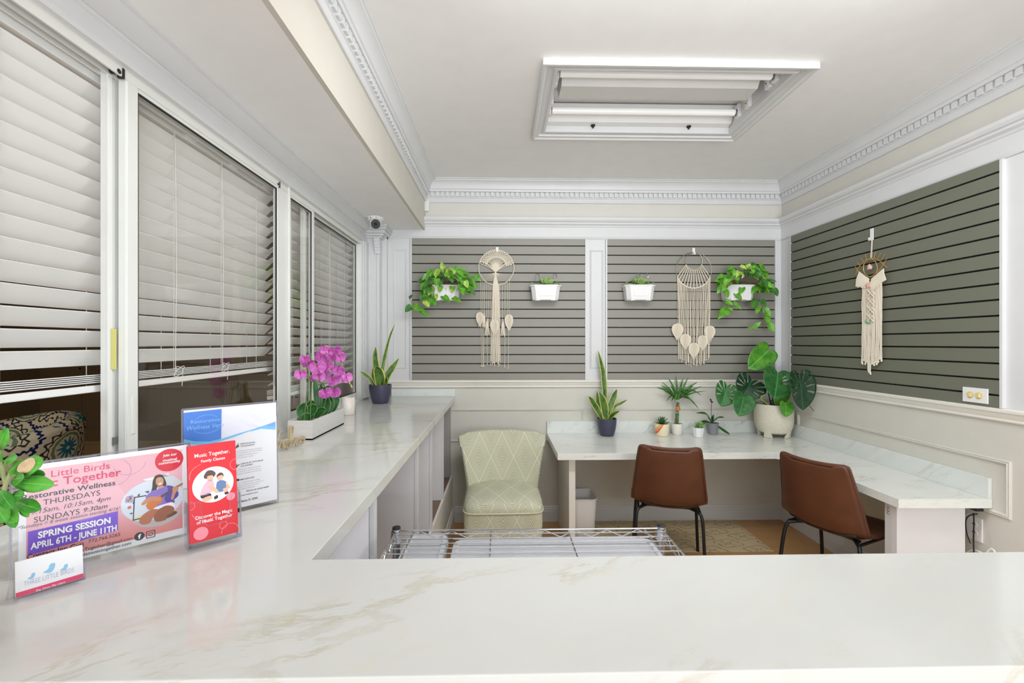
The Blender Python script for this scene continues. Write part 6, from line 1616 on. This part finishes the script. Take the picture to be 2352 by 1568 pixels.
for row in range(6):
    rr = R * (.58 + .073 * row)
    for k in range(17):
        a = math.radians(13 + 152 * (k + .5 * (row % 2)) / 17); sl = .5 if row % 2 else -.5
        p = c + Vector((math.cos(a) * rr, -.002, math.sin(a) * rr)); tg = Vector((-math.sin(a + sl), 0, math.cos(a + sl)))
        m.tube([p - tg * .010, p + tg * .010], [.0036, .0038], 6)
m.build('knotted_crown', rope_m, t, smooth=True)
m = MB()
for k in range(26):
    a = math.radians(205 + 130 * k / 25); e = c + Vector((math.cos(a) * R, 0, math.sin(a) * R)); m.tube([knot - uz * .006, e], .0011, 4)
m.build('roots', rope_m, t, smooth=True)
m = MB()
for k in range(9):
    x = 1128 + k * 2.6; m.tube([knot - uz * .01] + wig(pY(1132 + k * 1.7, 660, YM), pY(x, 834 + rn.uniform(-3, 9) - abs(k - 4) * 1.0, YM), 7), .0036, 6)
m.build('trunk_cords', rope_m, t, smooth=True)
for (x, y0_, x2, y2) in ((1104, 645, 1106, 838), (1109, 648, 1109, 839), (1113, 650, 1111, 838), (1118, 654, 1119, 834), (1123, 656, 1122, 740), (1128, 657, 1127, 836), (1145, 657, 1145, 838), (1148, 657, 1148, 836), (1154, 656, 1154, 742), (1160, 653, 1159, 840), (1165, 650, 1165, 745), (1170, 645, 1167, 843)):
    m = MB(); m.tube(wig(pY(x, y0_ - 3, YM), pY(x2, y2, YM), 8), .0017, 5); q = pY(x2, y2, YM)
    if y2 > 800: m.tube([q + uz * .004, q - uz * .012], [.0017, .0045], 6)
    m.build('hanging_cord', rope_m, t, smooth=True)
for (x, y, w_, h, kind) in ((1102, 717, 17, 31, 0), (1112, 720, 9, 32, 1), (1119, 732, 12, 38, 1), (1136, 734, 20, 34, 0), (1155, 734, 12, 38, 1), (1169, 722, 19, 36, 0)):
    p = pY(x, y, YM - .012); (tassel_leaf if kind == 0 else tassel_cone)(t, p, w_ * YM / F_PX, h * YM / F_PX, ux, nb)
# --- double ring hanging
c = pY(1593.5, 620.5, YM); R = 41.3 * YM / F_PX; ci = pY(1593.8, 599.3, YM); Ri = 19.8 * YM / F_PX
t = thing('macrame_hanging', 'double ring macrame wall hanging with five leaf tassels on the middle slatwall panel', 'wall hanging', tuple(c), 'macrame wall hangings')
hook_plate(t, Vector((pY(1593, 575, D - .033).x, D - .033, pY(1593, 577, D - .033).z)), ux, nb, .055)
m = MB(); m.tube(ring_pts(c, R, ux, nb), .0021, 8, closed=True); m.build('outer_ring', goldring, t, smooth=True)
m = MB(); m.tube(ring_pts(ci + nb * .003, Ri, ux, nb), .0021, 8, closed=True); m.build('inner_ring', goldring, t, smooth=True)
m = MB()
for k in range(13):
    f = k / 12; a = math.radians(205 + 130 * f); a2 = math.radians(202 + 136 * f)
    p = ci + Vector((math.cos(a) * Ri, 0, math.sin(a) * Ri)); q = c + Vector((math.cos(a2) * R, 0, math.sin(a2) * R)); n_ = 20
    for ph in (0, math.pi): m.tube([p + (q - p) * (j / n_) + Vector((math.sin(j * 1.25 + ph) * .0032, math.cos(j * 1.25 + ph) * .002, 0)) for j in range(n_ + 1)], .0021, 5)
m.build('braided_yoke', rope_m, t, smooth=True)
m = MB(); m.tube(ring_pts(c, R, ux, nb, 202, 338), .0048, 8); m.tube(ring_pts(ci, Ri, ux, nb, 203, 337), .0042, 8); m.build('wrapped_ring', rope_m, t, smooth=True)
for k in range(31):
    f = k / 30; a = math.radians(202 + 136 * f); p = c + Vector((math.cos(a) * R, -.002, math.sin(a) * R)); x2 = 1557 + 73 * f
    y2 = 838 - 16 * abs(f * 2 - 1) ** 1.3 + rn.uniform(-6, 5)
    q = pY(x2 + rn.uniform(-1.5, 1.5), y2, YM); m = MB(); m.tube(wig(p, q, 7, .002), .0026, 5); m.tube([q + uz * .004, q - uz * .008], [.0026, .0045], 5); m.build('hanging_cord', rope_m, t, smooth=True)
for x, y in ((1556, 728), (1573, 751), (1593, 770), (1613, 755), (1629, 715)):
    m = MB(); m.ball(pY(x, y, YM - .008), .0062); m.build('wooden_bead', M('pale_bead', rgb(222, 190, 146), .5) if 'pale_bead' not in bpy.data.materials else bpy.data.materials['pale_bead'], t, smooth=True)
for (x, y, w_, h) in ((1556, 743, 26, 36), (1574, 767, 25, 34), (1593.5, 787, 25, 36), (1614, 770, 24, 34), (1630, 748, 25, 34)):
    p = pY(x, y, YM - .014); tassel_leaf(t, p, w_ * YM / F_PX, h * YM / F_PX, ux, nb)
# --- brass eye hanging on the right wall
XM = XR - .052; nx = -ux
def PR(x, y, d=0.0): return pX(x, y, XM - d)
c = PR(2001, 604)
t = thing('macrame_hanging', 'brass eye macrame wall hanging with crystals on the right slatwall panel', 'wall hanging', tuple(c), 'macrame wall hangings')
q = pX(2003, 538, XR - .034); hook_plate(t, Vector((XR - .033, q.y, q.z)), uy, nx, .075, .024)
for s_ in (-1, 1):
    m = MB(); m.tube([PR(2003 + s_ * .6, 552), PR(2001 + s_ * 1.2, 592)], .0018, 5); m.build('hanging_loop', rope_m, t, smooth=True)
m = MB(); m.tube(smoothpts([PR(*q) for q in ((1965, 631), (1972, 615), (1984, 600), (2000, 593.5), (2016, 596), (2030, 607), (2038, 615))], 5), .0021, 6)
m.tube(smoothpts([PR(*q) for q in ((1972, 622), (1981, 632), (1996, 635), (2012, 628), (2025, 613), (2033, 601))], 5), .0021, 6)
for a, b in (((1964, 611), (1972, 625)), ((1969, 601), (1976, 611)), ((1978, 592), (1984, 602)), ((1988, 584), (1990, 597)), ((2007, 593), (2011, 578)), ((2016, 594), (2023, 581)), ((2024, 598), (2032, 584)), ((2029, 606), (2039, 591))): m.tube([PR(*a), PR(*b)], .0017, 6)
m.build('eye_frame', brass, t, smooth=True)
m = MB(); m.tube([PR(1999 + 16 * math.cos(2 * math.pi * k / 40), 615 + 20 * math.sin(2 * math.pi * k / 40), .002) for k in range(40)], .0021, 6, closed=True); m.build('iris_ring', brass, t, smooth=True)
pink_c = M('rose_crystal', rgb(232, 180, 166), .2, var=.12, scale=60); green_c = M('green_crystal', rgb(142, 186, 158), .2, var=.15, scale=60)
for pts, mt, nm in ((((1996, 606), (2002, 611), (2000, 618), (1991, 619), (1992, 611)), pink_c, 'rose_crystal'), (((1992, 648), (2001, 651), (2000, 659), (1991, 662), (1986, 656)), pink_c, 'rose_crystal'), (((1989, 733), (1998, 737), (1999, 742), (1991, 743), (1986, 738)), green_c, 'green_crystal')):
    m = MB(); P = [PR(*q_, .010) for q_ in pts]; cc = sum(P, Vector()) / 5 + nx * .008; m.add(P + [cc] + [p_ + ux * .006 for p_ in P], [(k, (k + 1) % 5, 5) for k in range(5)] + [(k, (k + 1) % 5, 6 + (k + 1) % 5, 6 + k) for k in range(5)] + [(6, 7, 8, 9, 10)]); m.build(nm, mt, t)
for side, (xa, xb, ya_, yb_) in enumerate(((1974, 1996, 624, 640), (2002, 2029, 640, 617))):
    m = MB()
    for k in range(22):
        f = k / 21; p = PR(xa + (xb - xa) * f, ya_ + (yb_ - ya_) * f); q = PR(xa + (xb - xa) * f + (-8 + 8 * f if side == 0 else 6 * f), ya_ + (yb_ - ya_) * f + (38 - 12 * f if side == 0 else 28 - 4 * f) - (4 if side == 0 else 0) + rn.uniform(-2, 2), .006)
        m.tube([p, (p + q) / 2 + nx * .006, q], [.003, .0036, .0028], 5)
    m.build('fringe', rope_m, t, smooth=True)
for k in range(24):
    f = k / 23; x = 1981 + 44 * f; y2 = 838 - 14 * abs(f - .4) * 2 + rn.uniform(-6, 6) + (14 if 6 < k < 11 else 0)
    m = MB(); a, b = PR(x, 650 + rn.uniform(-6, 0), .001 * (k % 2)), PR(x + rn.uniform(-1.5, .5), y2, .002); m.tube(wig(a, b, 7, .0016), .0028, 5); m.tube([b + uz * .004, b - uz * .012], [.0028, .0055], 5); m.build('hanging_cord', rope_m, t, smooth=True)
m = MB()
for j in range(4):
    y0_ = 664 + j * 19
    for s_ in (0, 1): m.tube([PR(1990 + s_ * 18, y0_, .010), PR(1999, y0_ + 9, .012), PR(2008 - s_ * 18, y0_ + 19, .010)], .0032, 6)
    for k in range(3): m.tube(smoothpts([PR(2001 + k * 2.5, y0_ + 4, .008), PR(2006 + k * 1.5, y0_ + 10, .010), PR(2001 + k * 2.5, y0_ + 17, .008)], 4), .0022, 5)
m.build('knotted_panel', rope_m, t, smooth=True)
